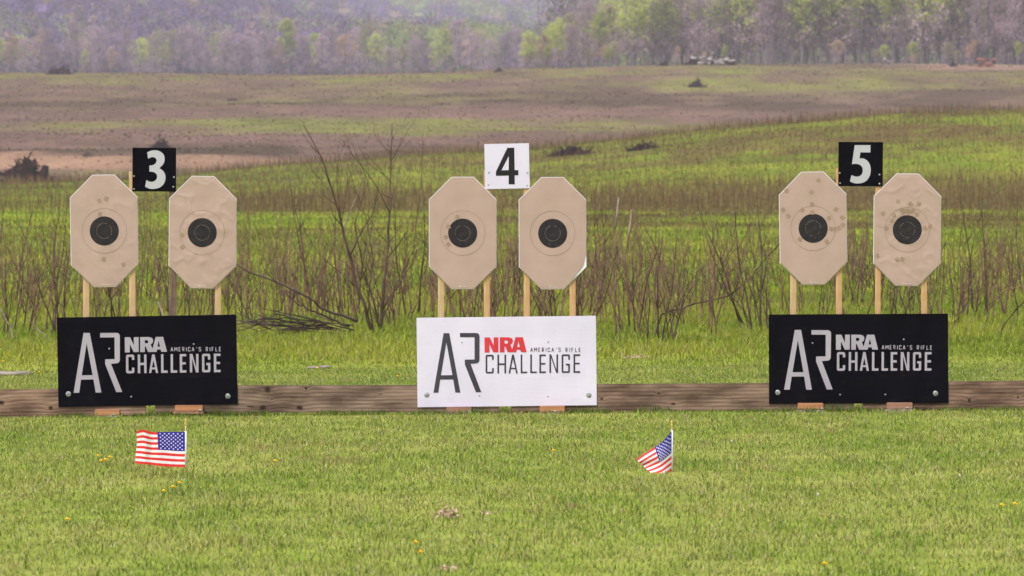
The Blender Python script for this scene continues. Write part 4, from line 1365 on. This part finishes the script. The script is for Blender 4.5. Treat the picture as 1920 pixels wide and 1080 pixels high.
for (x, y, lb) in [(183, 861, 'yellow dandelion, leftmost of the cluster left of the striped flag'), (205, 862, 'yellow dandelion, rightmost of the cluster left of the striped flag'),
                   (197, 868, 'largest yellow dandelion, nearest of the cluster left of the striped flag'), (189, 868, 'small orange dandelion bud in the cluster left of the striped flag'),
                   (323, 921, 'single yellow dandelion below the spread flag'), (336, 912, 'tiny dandelion just right of the single one below the spread flag'), (306, 925, 'half closed dandelion low in the grass below the spread flag'),
                   (515, 869, 'faint dandelion on the lawn below the brush pile'), (1038, 857, 'yellow dandelion on the lawn below the right end of the white sign'),
                   (779, 1029, 'yellow dandelion, upper of the pair near the bottom edge'), (788, 1047, 'yellow dandelion, lower of the pair near the bottom edge'),
                   (1546, 1079, 'yellow dandelion at the very bottom edge'), (1878, 966, 'yellow dandelion, left of the pair near the right edge'), (1903, 967, 'yellow dandelion, right of the pair near the right edge'),
                   (125, 978, 'small dandelion near the left bottom corner'), (73, 699, 'orange dandelion behind the leftmost board'),
                   (5, 680, 'yellow dandelion by the pale stones at the left edge'), (1221, 648, 'yellow dandelion at the foot of the saplings right of the white sign'),
                   (745, 714, 'small dandelion just behind the board left of the white sign'), (594, 700, 'tiny dandelion in the grass behind the knotty board')]:
    dandelion('dandelion', x, y, lb, r=0.021 if y in (868, 921) else 0.0175, hgt=.04 if y > 750 else .06)
dandelion('clover_flower', 1534, 947, 'small pale clover flower on the right of the lawn', 'petal_white', .011, .05)
dandelion('clover_flower', 1372, 838, 'white clover flower right of the drooping flag', 'petal_white', .008, .03)
dandelion('clover_flower', 1800, 912, 'pale clover flower on the lawn below the number 5 sign', 'petal_white', .008, .04)


def leaf_litter(px, py, w, h, n, label):
    d = CH * F / (py - YH)
    X = (px - 960) * d / F; rr = random.Random(int(px)); mb = MB()
    for k in range(n):
        q = Vector((rr.gauss(0, w), rr.gauss(0, w * 2), 0.01 + abs(rr.gauss(0, h)))); s = rr.uniform(.006, .018)
        a = Vector((rr.gauss(0, 1), rr.gauss(0, 1), rr.gauss(0, .6))).normalized(); b = a.orthogonal().normalized()
        mb.add([q - a * s, q + b * s * .45 + Vector((0, 0, .003)), q + a * s, q - b * s * .45], [(0, 1, 2, 3)])
    o = mb.build('leaf_litter', M['litter'], None); o.location = (X, d - CD, gz(X, d))
    tag(o, label, 'dead leaves', kind='stuff')


leaf_litter(838, 972, .028, .02, 130, 'clump of dry curled leaves on the lawn below the white sign')
leaf_litter(910, 966, .02, .004, 24, 'thin scatter of dry leaves right of the leaf clump')
#leaf_litter(705, 1076, .02, .006, 40, 'tan thatch patch at the bottom edge left of centre')
leaf_litter(838, 1072, .02, .006, 36, 'tan thatch patch at the bottom edge below the leaf clump')
#leaf_litter(60, 1060, .04, .004, 36, 'dry thatch near the bottom left corner')
leaf_litter(1185, 676, .08, .012, 110, 'dry grass patch behind the board right of the white sign')


def stones(cx, cy, wpx, n, label, mat='stone', sx=.1):
    d = CH * F / (cy - YH); X = (cx - 960) * d / F
    rr = random.Random(int(cx) + 3); mb = MB()
    import bmesh
    for k in range(n):
        bm = bmesh.new(); bmesh.ops.create_icosphere(bm, subdivisions=2, radius=1)
        q = Vector((rr.uniform(-1, 1) * wpx * d / F, rr.gauss(0, .15), 0)); a, b_, c_ = sx * rr.uniform(.5, 1.3), .1 * rr.uniform(.5, 1), .022 * rr.uniform(.6, 1.2)
        for v in bm.verts: v.co = Vector((v.co.x * a, v.co.y * b_, v.co.z * c_)) * rr.uniform(.85, 1.15) + q
        bm.verts.index_update(); mb.add([v.co.copy() for v in bm.verts], [[v.index for v in f.verts] for f in bm.faces]); bm.free()
    o = mb.build('flat_stone', M[mat], None, smooth=True); o.location = (X, d - CD, gz(X, d) + .01)
    tag(o, label, 'stone')


stones(25, 697, 45, 9, 'row of flat pale stones in the grass at the left edge')
stones(612, 690, 6, 1, 'small pale flat stone behind the knotty board')
stones(585, 690, 4, 1, 'tiny pale stone left of the small flat stone')


# ------------------------------------------------------------------ brush heaps, stumps, wreck on the far field
def heap(name, px, py, wpx, hpx, d, mat, label, cat, n=120, seed=0, logs=0, logmat='palewood', blob=True):
    """tangle of branches heaped over a rough mound; px, py = middle of its foot"""
    r = random.Random(seed + int(px)); S = F / d
    W, H = wpx / S / 2, hpx * 1.25 / S
    X = (px - 960) * d / F; z = gz(X, d)
    root = empty(name, (X, d - CD, z - .05))
    tag(root, label, cat)
    mb = MB()
    for k in range(n):
        a = r.uniform(0, 6.28); q = r.random() ** .6
        p = Vector((math.cos(a) * q * W, math.sin(a) * q * W * .5, H * (1 - q) * r.uniform(.1, .9)))
        dr = Vector((r.gauss(0, 1), r.gauss(0, .6), r.gauss(.1, .8))).normalized() * r.uniform(.08, .32) * (H + W * .5)
        e = p + dr; e.z = min(max(e.z, 0.0), H * 1.1)
        m1 = (p + e) / 2 + Vector((r.gauss(0, .09), r.gauss(0, .05), r.gauss(0, .09))) * (W * .6 + H * .4)
        r_ = r.uniform(.015, .045) * (H + W) * .6
        mb.tube([p, m1, e], [r_, r_ * .8, r_ * .3], 4)
    mb.build('branches', M[mat], root)
    if blob:
        mb = MB()
        nseg, nr_ = 22, 6; V = []; Fc = []; hump = [r.random() for _ in range(9)]
        for i in range(nr_ + 1):
            for k in range(nseg):
                a = 6.283 * k / nseg; q = (1 - i / nr_)
                jj = .7 + .5 * r.random()
                V.append((math.cos(a) * W * .85 * q * jj, math.sin(a) * W * .4 * q * jj, H * (1.15 if name in ('uprooted_stump', 'leafless_bush') else .8) * (1 - q ** 2.6) * (.25 + .75 * r.random()) * (.35 + .9 * hump[int((math.cos(a) * q + 1) * 3.99)])))
        for i in range(nr_):
            for k in range(nseg):
                Fc.append((i * nseg + k, i * nseg + (k + 1) % nseg, (i + 1) * nseg + (k + 1) % nseg, (i + 1) * nseg + k))
        mb.add(V, Fc); mb.build('mound', M['rootdark' if 'dark' in mat else mat], root)
    for k in range(logs):
        p = Vector((r.uniform(-W, W) * .8, -W * .35, H * r.uniform(.2, .75))); a = r.gauss(0, .2)
        L_ = r.uniform(.35, .7) * W; dv = Vector((math.cos(a), r.uniform(-.3, .3), math.sin(a))) * L_
        mb = MB(); mb.tube([p - dv / 2, p, p + dv / 2], [H * .13, H * .14, H * .11], 8); mb.build('log', M[logmat], root)
    return root


def dist_of(py, px=960):
    """distance on the far slope at which the ground is seen at row py"""
    ds = np.linspace(402, 850, 300); X = (px - 960) * ds / F
    y = YH - (ground(X, ds) - CH) * F / ds
    ok = np.where(y <= py)[0]
    return float(ds[ok[0]]) if len(ok) else 800.


def dist_near(py, px):
    ds = np.linspace(215, 350, 300); X = (px - 960) * ds / F
    y = YH - (ground(X, ds) - CH) * F / ds
    ok = np.where(y <= py)[0]
    return float(ds[ok[0]]) if len(ok) else 345.


d_ = 357
h_ = heap('uprooted_stump', 50, 344, 92, 46, d_, 'rootdark', 'dark uprooted stump with tangled roots left of number 3', 'stump', n=330, seed=1)
mb = MB(); S_ = F / d_
mb.tube([(-32 / S_, 0, 14 / S_), (-60 / S_, .1, 20 / S_), (-110 / S_, .2, 30 / S_)], [.13, .11, .09], 8); mb.tube([(25 / S_, -.2, 8 / S_), (48 / S_, -.25, 7 / S_)], [.12, .1], 8)
mb.tube([(-6 / S_, 0, 14 / S_), (13 / S_, 0, 34 / S_), (16 / S_, 0, 46 / S_)], [.34, .24, .09], 7)
mb.tube([(20 / S_, -.1, 4 / S_), (33 / S_, -.1, 18 / S_), (36 / S_, -.1, 34 / S_)], [.3, .3, .2], 7)
mb.tube([(-30 / S_, -.1, 4 / S_), (-14 / S_, -.1, 22 / S_), (6 / S_, -.1, 33 / S_)], [.3, .27, .18], 7)
mb.tube([(-36 / S_, -.15, 5 / S_), (34 / S_, -.15, 6 / S_)], [.24, .26], 8)
mb.build('trunk', M['rootdark'], h_)
heap('leafless_bush', 300, 278, 42, 26, dist_of(282, 300), 'rootdark', 'dark round leafless bush above the number 3 placard', 'bush', n=170, seed=2)
heap('brush_heap', 112, 138, 54, 18, dist_of(140, 112), 'rootdark', 'dark wreck-like brush heap on the far ridge at upper left', 'brush pile', n=110, seed=3)
heap('brush_heap', 935, 133, 18, 11, dist_of(135, 935), 'rootdark', 'small dark bush on the far ridge above number 4', 'bush', n=80, seed=4)
heap('brush_heap', 1246, 124, 24, 12, 796, 'rootdark', 'small dark heap left of the pale log piles on the ridge', 'brush pile', n=80, seed=5)
heap('log_pile', 1300, 130, 42, 16, 790, 'rootdark', 'dark log pile with greenish top on the far ridge', 'log pile', n=100, seed=6, logs=3)
heap('log_pile', 1335, 129, 30, 13, 792, 'rootdark', 'middle pile of pale bleached logs on the far ridge', 'log pile', n=50, seed=7, logs=7)
heap('log_pile', 1362, 131, 40, 13, 788, 'rootdark', 'right pile of pale bleached logs on the far ridge', 'log pile', n=50, seed=8, logs=7)
heap('brush_heap', 1306, 163, 34, 19, dist_of(164, 1306), 'rootdark', 'pointed dark brush heap below the log piles', 'brush pile', n=120, seed=9)
heap('brush_heap', 436, 190, 26, 9, dist_of(190, 436), 'rootbrown', 'flat brown brush heap on the slope left of centre', 'brush pile', n=60, seed=10)
heap('brush_heap', 832, 196, 40, 6, dist_of(197, 832), 'rootbrown', 'very flat brown brush heap on the slope left of number 4', 'brush pile', n=50, seed=11)
heap('brush_heap', 1078, 291, 108, 17, dist_near(291, 1078), 'rootdark', 'long low brown brush heap right of number 4', 'brush pile', n=170, seed=12)
heap('brush_heap', 1208, 282, 70, 19, dist_near(281, 1208), 'rootdark', 'dark brown brush heap on the green rise, right of the long one', 'brush pile', n=150, seed=13)
heap('stump', 1141, 268, 30, 8, 430, 'deadwood', 'pale fallen log lying behind the green rise right of number 4', 'log', n=14, seed=14, logs=4)
heap('stump', 1667, 131, 22, 14, 792, 'deadwood', 'small grey and pink stump on the ridge above number 5', 'stump', n=40, seed=15, logs=2)
heap('brush_heap', 1787, 126, 18, 13, 795, 'rootdark', 'small dark leaning snag on the ridge at upper right', 'snag', n=50, seed=16)
heap('log_pile', 1848, 129, 38, 17, 792, 'rusty', 'reddish split logs with a pale end on the ridge at upper right', 'log pile', n=60, seed=17, logs=4, logmat='rusty')
heap('fallen_log', 474, 322, 18, 5, 380, 'rootbrown', 'short dark log at the edge of the dirt track right of number 3', 'log', n=14, seed=18, logs=1, logmat='rootbrown')
heap('boulder', 35, 147, 9, 7, dist_of(147, 35), 'deadwood', 'white boulder-like stump on the slope at upper left', 'stump', n=4, seed=19, logs=1)
heap('grey_bush', 165, 293, 22, 16, dist_of(294, 165), 'rootbrown', 'small greenish bush beside the dirt track left of number 3', 'bush', n=70, seed=20, blob=False)
for k, (x, y, w_, h2) in enumerate([(1870, 196, 60, 22), (1790, 200, 36, 26)]):
    heap('grey_bush', x, y, w_, h2, 440, 'rootbrown', ['wide grey bare bush behind the green rise at right', 'thin grey bare bush left of the wide one at right'][k], 'bush', n=90, seed=30 + k, blob=False)


# ------------------------------------------------------------------ trees
def tree_meshes(seed, H, wid, kind, low=0.18, leafn=3800):
    """trunk-and-limb mesh and crown mesh of twigs and young leaves; kind: 'bare' 'green' 'tan' 'mixed'"""
    r = random.Random(seed); rn = np.random.default_rng(seed); mb = MB()
    pts = []; p = Vector((0, 0, -1.0)); dr = Vector((r.gauss(0, .04), r.gauss(0, .04), 1)).normalized(); n = 9
    for i in range(n + 1):
        pts.append(p.copy()); dr = (dr + Vector((r.gauss(0, .04), r.gauss(0, .04), .05))).normalized(); p = p + dr * (H * .93 + 1) / n
    tr = H * .014
    mb.tube(pts, [tr * (1 - .85 * i / n) + .02 for i in range(n + 1)], 7)
    tips = []
    for k in range(30):
        t = low + (1 - low) * (k + r.random()) / 30; f = t * n; i = min(int(f), n - 1); q = pts[i].lerp(pts[i + 1], f - i)
        a = k * 2.4 + r.uniform(-.5, .5); env = math.sin(math.pi * min(1, (t - low) / (1 - low) * .82 + .16)) ** .7
        ln = wid * env * r.uniform(.65, 1.1); up = r.uniform(.55, 1.2)
        d = Vector((math.cos(a), math.sin(a), up)).normalized(); lp = [q.copy()]
        for j in range(4):
            d = (d + Vector((r.gauss(0, .12), r.gauss(0, .12), .08))).normalized(); q = q + d * ln / 4; lp.append(q.copy())
        rr = tr * (1 - .8 * t) * .5 + .02
        mb.tube(lp, [rr, rr * .8, rr * .6, rr * .4, .02], 4)
        for s in range(5):
            b = lp[r.randint(1, 4)].copy(); sd = (d + Vector((r.gauss(0, .7), r.gauss(0, .7), r.gauss(.2, .3)))).normalized(); sl = ln * r.uniform(.25, .5)
            e = b + sd * sl
            mb.tube([b, (b + e) / 2 + Vector((r.gauss(0, .05), 0, r.gauss(0, .05))) * sl, e], [rr * .4, rr * .3, .015], 3)
            tips += [b.lerp(e, .5), e, b.lerp(e, .8)]
    trunk = bpy.data.meshes.new('trunk'); trunk.from_pydata([tuple(v) for v in mb.v], [], mb.f); trunk.materials.append(M['bark'])
    tips = np.array([tuple(t) for t in tips])
    # clumps: some limbs carry more than others
    wgt = rn.uniform(.1, 1, len(tips)) ** 1.5; wgt /= wgt.sum()
    ci = rn.choice(len(tips), leafn, p=wgt)
    C = tips[ci] + rn.normal(0, wid * .11, (leafn, 3)) * np.array([1, 1, .8])
    C[:, 2] = np.clip(C[:, 2], H * .05, H * 1.04)
    dirs = rn.normal(0, 1, (leafn, 3)) + np.array([0, 0, 1.6 if kind == 'bare' else .7]); dirs /= np.linalg.norm(dirs, axis=1)[:, None]
    ort = np.cross(dirs, rn.normal(0, 1, (leafn, 3))); ort /= np.linalg.norm(ort, axis=1)[:, None]
    tw = np.zeros(leafn, bool)
    frac = {'bare': .95, 'green': .35, 'tan': .5, 'mixed': .5}[kind]
    tw = rn.uniform(0, 1, leafn) < frac
    L = np.where(tw, rn.uniform(.35, .9, leafn), rn.uniform(.14, .34, leafn))[:, None] * H / 15
    Wd = np.where(tw, rn.uniform(.02, .045, leafn), rn.uniform(.12, .26, leafn))[:, None] * H / 15
    V = np.stack([C - dirs * L * .5, C + ort * Wd, C + dirs * L * .5, C - ort * Wd], 1).reshape(-1, 3)
    Q = np.arange(leafn)[:, None] * 4 + np.array([[0, 1, 2, 3]])
    cb = {'bare': (168, 142, 138), 'green': (186, 200, 82), 'tan': (190, 158, 112), 'mixed': (168, 166, 100)}[kind]
    up_ = sstep(.25, .75, C[:, 2] / H)
    tw = tw | ((rn.uniform(0, 1, leafn) > up_ * 1.3 + .1) & (kind != 'bare'))
    col = np.where(tw[:, None], lin((174, 150, 160)) * 1.0, lin(cb) * .92) * rn.normal(1, .12, (leafn, 1)).clip(.5, 1.6)
    crown = mesh_np('crown', V, [Q], np.repeat(col, 4, 0)); crown.materials.append(M['leafmass'])
    return trunk, crown


KINDS = ['bare', 'bare', 'mixed', 'green', 'tan']
PROTO = {}
for kd in ('bare', 'mixed', 'green', 'tan'):
    PROTO[kd] = [tree_meshes(700 + 10 * j + hash_, 15, w_, kd, lo, 4200) for j, (w_, lo) in enumerate(((4.2, .2), (3.2, .3), (5.0, .14))) for hash_ in [{'bare': 1, 'mixed': 2, 'green': 3, 'tan': 4}[kd]]]
DESC = {'bare': 'leafless mauve-grey tree', 'mixed': 'thinly leafed olive tree', 'green': 'fresh yellow-green tree', 'tan': 'tan budding tree'}


def plant_tree(px, d, H, kd, where, grp, r, zoff=0):
    X = (px - 960) * d / F
    t, c = PROTO[kd][r.randrange(3)]
    root = empty('tree', (X, d - CD, gz(X, d) - .1 + zoff), (0, 0, r.uniform(0, 6.28)))
    s = H / 15.; root.scale = (s * r.uniform(.9, 1.2), s * r.uniform(.9, 1.2), s)
    tag(root, DESC[kd] + ' ' + where, 'tree', grp)
    for nm, me in (('trunk', t), ('crown', c)):
        o = bpy.data.objects.new(nm, me); COL.objects.link(o); o.parent = root
    return root


rt = random.Random(31)
for row, (dd, step) in enumerate(((858, 27), (885, 29), (915, 31), (950, 34))):
    px = 985 + row * 6
    while px < 2180:
        hs_ = np.interp(px, [960, 1040, 1120, 1230, 1400, 1920], [5.0, 6.5, 9.5, 13.5, 15, 16.5])
        H = hs_ * rt.uniform(.78, 1.12) + row * .5
        zc = fbm(np.array([px / 130.]), np.array([row * 3.]), 401)[0]
        kd = rt.choices(['bare', 'mixed', 'green', 'tan'], [max(.1, zc * 2 - .6) * 1.1, .5, .7 + .6 * (row > 0), .3 if row == 0 else .1])[0]
        if row == 0 and px < 1130: kd = rt.choice(['tan', 'tan', 'mixed', 'green', 'bare'])
        wh = 'in the wood right of centre' if px < 1300 else ('in the wood above number 5' if px < 1700 else 'in the wood at the right edge')
        wh += [', front row', ', second row', ', third row', ', back row'][row]
        plant_tree(px, dd + rt.uniform(-10, 10), H, kd, wh, 'trees of the wood on the right', rt)
        px += step * rt.uniform(.6, 1.4)
# low scrub along the foot of the wood
for k in range(34):
    px = rt.uniform(960, 2100); kd = rt.choices(['tan', 'mixed', 'green', 'bare'], [.4, .2, .3, .4])[0]
    plant_tree(px, rt.uniform(838, 850), rt.uniform(1.6, 4.2), kd, 'low at the foot of the right-hand wood', 'scrub at the foot of the wood', rt)
px = -120
while px < 1010:
    dd = rt.uniform(1180, 1300)
    kd = rt.choices(['bare', 'mixed', 'tan', 'green'], [.62, .14, .2, .08])[0]
    if 20 > px or 700 < px < 860: kd = rt.choices(['bare', 'mixed', 'green', 'tan'], [.3, .25, .3, .2])[0]
    H = rt.uniform(7, 13)
    wh = 'in the hazy treeline at far left' if px < 330 else ('in the hazy treeline left of centre' if px < 700 else 'in the hazy treeline near the centre')
    plant_tree(px, dd, H, kd, wh, 'trees of the hazy far treeline', rt)
    px += 19 * rt.uniform(.5, 1.5)


# wooded hillsides: one mass, thousands of crowns
def forest(name, zones, label):
    Vs, Cs = [], []
    rn = np.random.default_rng(77)
    for (d0, d1, p0, p1, n, k, H, Wc, leaf) in zones:
        d = np.sqrt(rn.uniform(d0 ** 2, d1 ** 2, n)); px = rn.uniform(p0, p1, n)
        X = (px - 960) * d / F; z = ground(X, d)
        Hs = H * rn.uniform(.7, 1.25, n); Ws = Wc * rn.uniform(.7, 1.3, n)
        g = fbm(X / 60, d / 90, 301, 3)
        gpx = np.interp(px, [-300, 0, 60, 250, 520, 700, 980, 1200, 1500, 1800], [.25, .35, .0, -.12, -.05, .12, .22, .16, .2, .25]) * (1 if d0 < 3500 else .3)
        if d0 < 1300: gpx = gpx * 0 + .12
        elif d0 < 2000: gpx = np.minimum(gpx, .12)
        pr = np.clip((g - .5) * 2.2 + .2 + gpx * 1.3, 0.04, .9)
        typ = rn.uniform(0, 1, n)
        base = np.where((typ < pr)[:, None], lin((168, 182, 112)) * .72, np.where((typ < pr + .13)[:, None], lin((192, 164, 134)) * .72, lin((142, 118, 158)) * .66))
        base = base * rn.normal(1, .24, (n, 1)).clip(.5, 1.6)
        # solid heart of each crown
        th = np.arange(7) / 7 * 2 * np.pi; ph = np.array([-.9, -.3, .35, .95])
        sv = np.stack([np.cos(ph)[:, None] * np.cos(th)[None], np.cos(ph)[:, None] * np.sin(th)[None], np.sin(ph)[:, None] + 0 * th[None]], 2).reshape(-1, 3)
        rr_ = rn.uniform(.4, .66, (n, 28, 1)); cs = sv[None] * rr_
        CS = np.stack([X[:, None] + cs[..., 0] * Ws[:, None] / 2, (d - CD)[:, None] + cs[..., 1] * Ws[:, None] / 2, z[:, None] + (cs[..., 2] * .5 + .55) * Hs[:, None]], 2)
        tri = []
        for a_ in range(3):
            for b_ in range(7):
                i0_, i1_ = a_ * 7 + b_, a_ * 7 + (b_ + 1) % 7
                tri += [(i0_, i1_, i1_ + 7), (i0_, i1_ + 7, i0_ + 7)]
        tri += [(21, 22 + b_, 23 + b_) for b_ in range(5)]
        tri = np.array(tri)
        if d0 > 1300: Vs.append(CS[:, tri].reshape(-1, 3)); Cs.append(np.repeat(base * .95, len(tri) * 3, 0))
        # leafy or twiggy clumps through each crown
        q = rn.normal(0, 1, (n, k, 3)); q /= np.linalg.norm(q, axis=2)[..., None]
        q *= rn.uniform(.4, 1, (n, k, 1)) ** .5
        q[..., 2] = q[..., 2] * .5 + .55
        lob = 1 + .25 * np.sin(np.arctan2(q[..., 1], q[..., 0]) * 3 + rn.uniform(0, 6.28, (n, 1)))
        C = np.stack([X[:, None] + q[..., 0] * Ws[:, None] / 2 * lob, (d - CD)[:, None] + q[..., 1] * Ws[:, None] / 2 * lob, z[:, None] + q[..., 2] * Hs[:, None]], 2).reshape(-1, 3)
        m = n * k
        dr = rn.normal(0, 1, (m, 3)) + [0, 0, 1.3]; dr /= np.linalg.norm(dr, axis=1)[:, None]
        ot = np.cross(dr, rn.normal(0, 1, (m, 3))); ot /= np.linalg.norm(ot, axis=1)[:, None]
        L = (rn.uniform(.5, 1.4, m) * leaf)[:, None]; Wd = (rn.uniform(.12, .4, m) * leaf)[:, None]
        V = np.stack([C - dr * L * .6 - ot * Wd * .5, C + ot * Wd, C + dr * L * .6], 1).reshape(-1, 3)
        col = np.repeat(base, k, 0) * rn.normal(1, .06, (m, 1)).clip(.5, 1.6)
        Vs.append(V); Cs.append(np.repeat(col, 3, 0))
    V = np.concatenate(Vs); C = np.concatenate(Cs)
    T = np.arange(len(V)).reshape(-1, 3)
    o = link_mesh(name, mesh_np(name, V, [T], C), M['leafmass'])
    tag(o, label, 'forest', kind='stuff')


forest('hillside_forest', [(1310, 1960, -350, 1250, 2300, 260, 12, 9.5, .85), (970, 1150, 1040, 2300, 520, 260, 17, 8, .7), (1500, 1960, 1250, 2300, 600, 60, 12, 9, 1.2),
                           (2350, 3050, -350, 2300, 4200, 120, 13, 11, 1.3), (3900, 4700, -350, 2300, 4200, 45, 14, 13, 2.6)],
       'hazy mauve and pale green spring forest covering the hills behind the field')

# ------------------------------------------------------------------ haze
hz, ht, hb = new_mat('haze_air')
ht.nodes.remove(hb)
pv = nd(ht, 'ShaderNodeVolumePrincipled')
pv.inputs['Color'].default_value = (0.84, 0.84, 1.0, 1)
pv.inputs['Density'].default_value = 0.00019
pv.inputs['Anisotropy'].default_value = 0.0
ht.links.new(pv.outputs[0], ht.nodes['Material Output'].inputs['Volume'])
mb = MB(); mb.box(-9000, 9000, -300, 9200, -90, 420)
o = mb.build('haze', hz)
tag(o, kind='stuff')
o['label'] = 'thin bluish haze over field and hills'
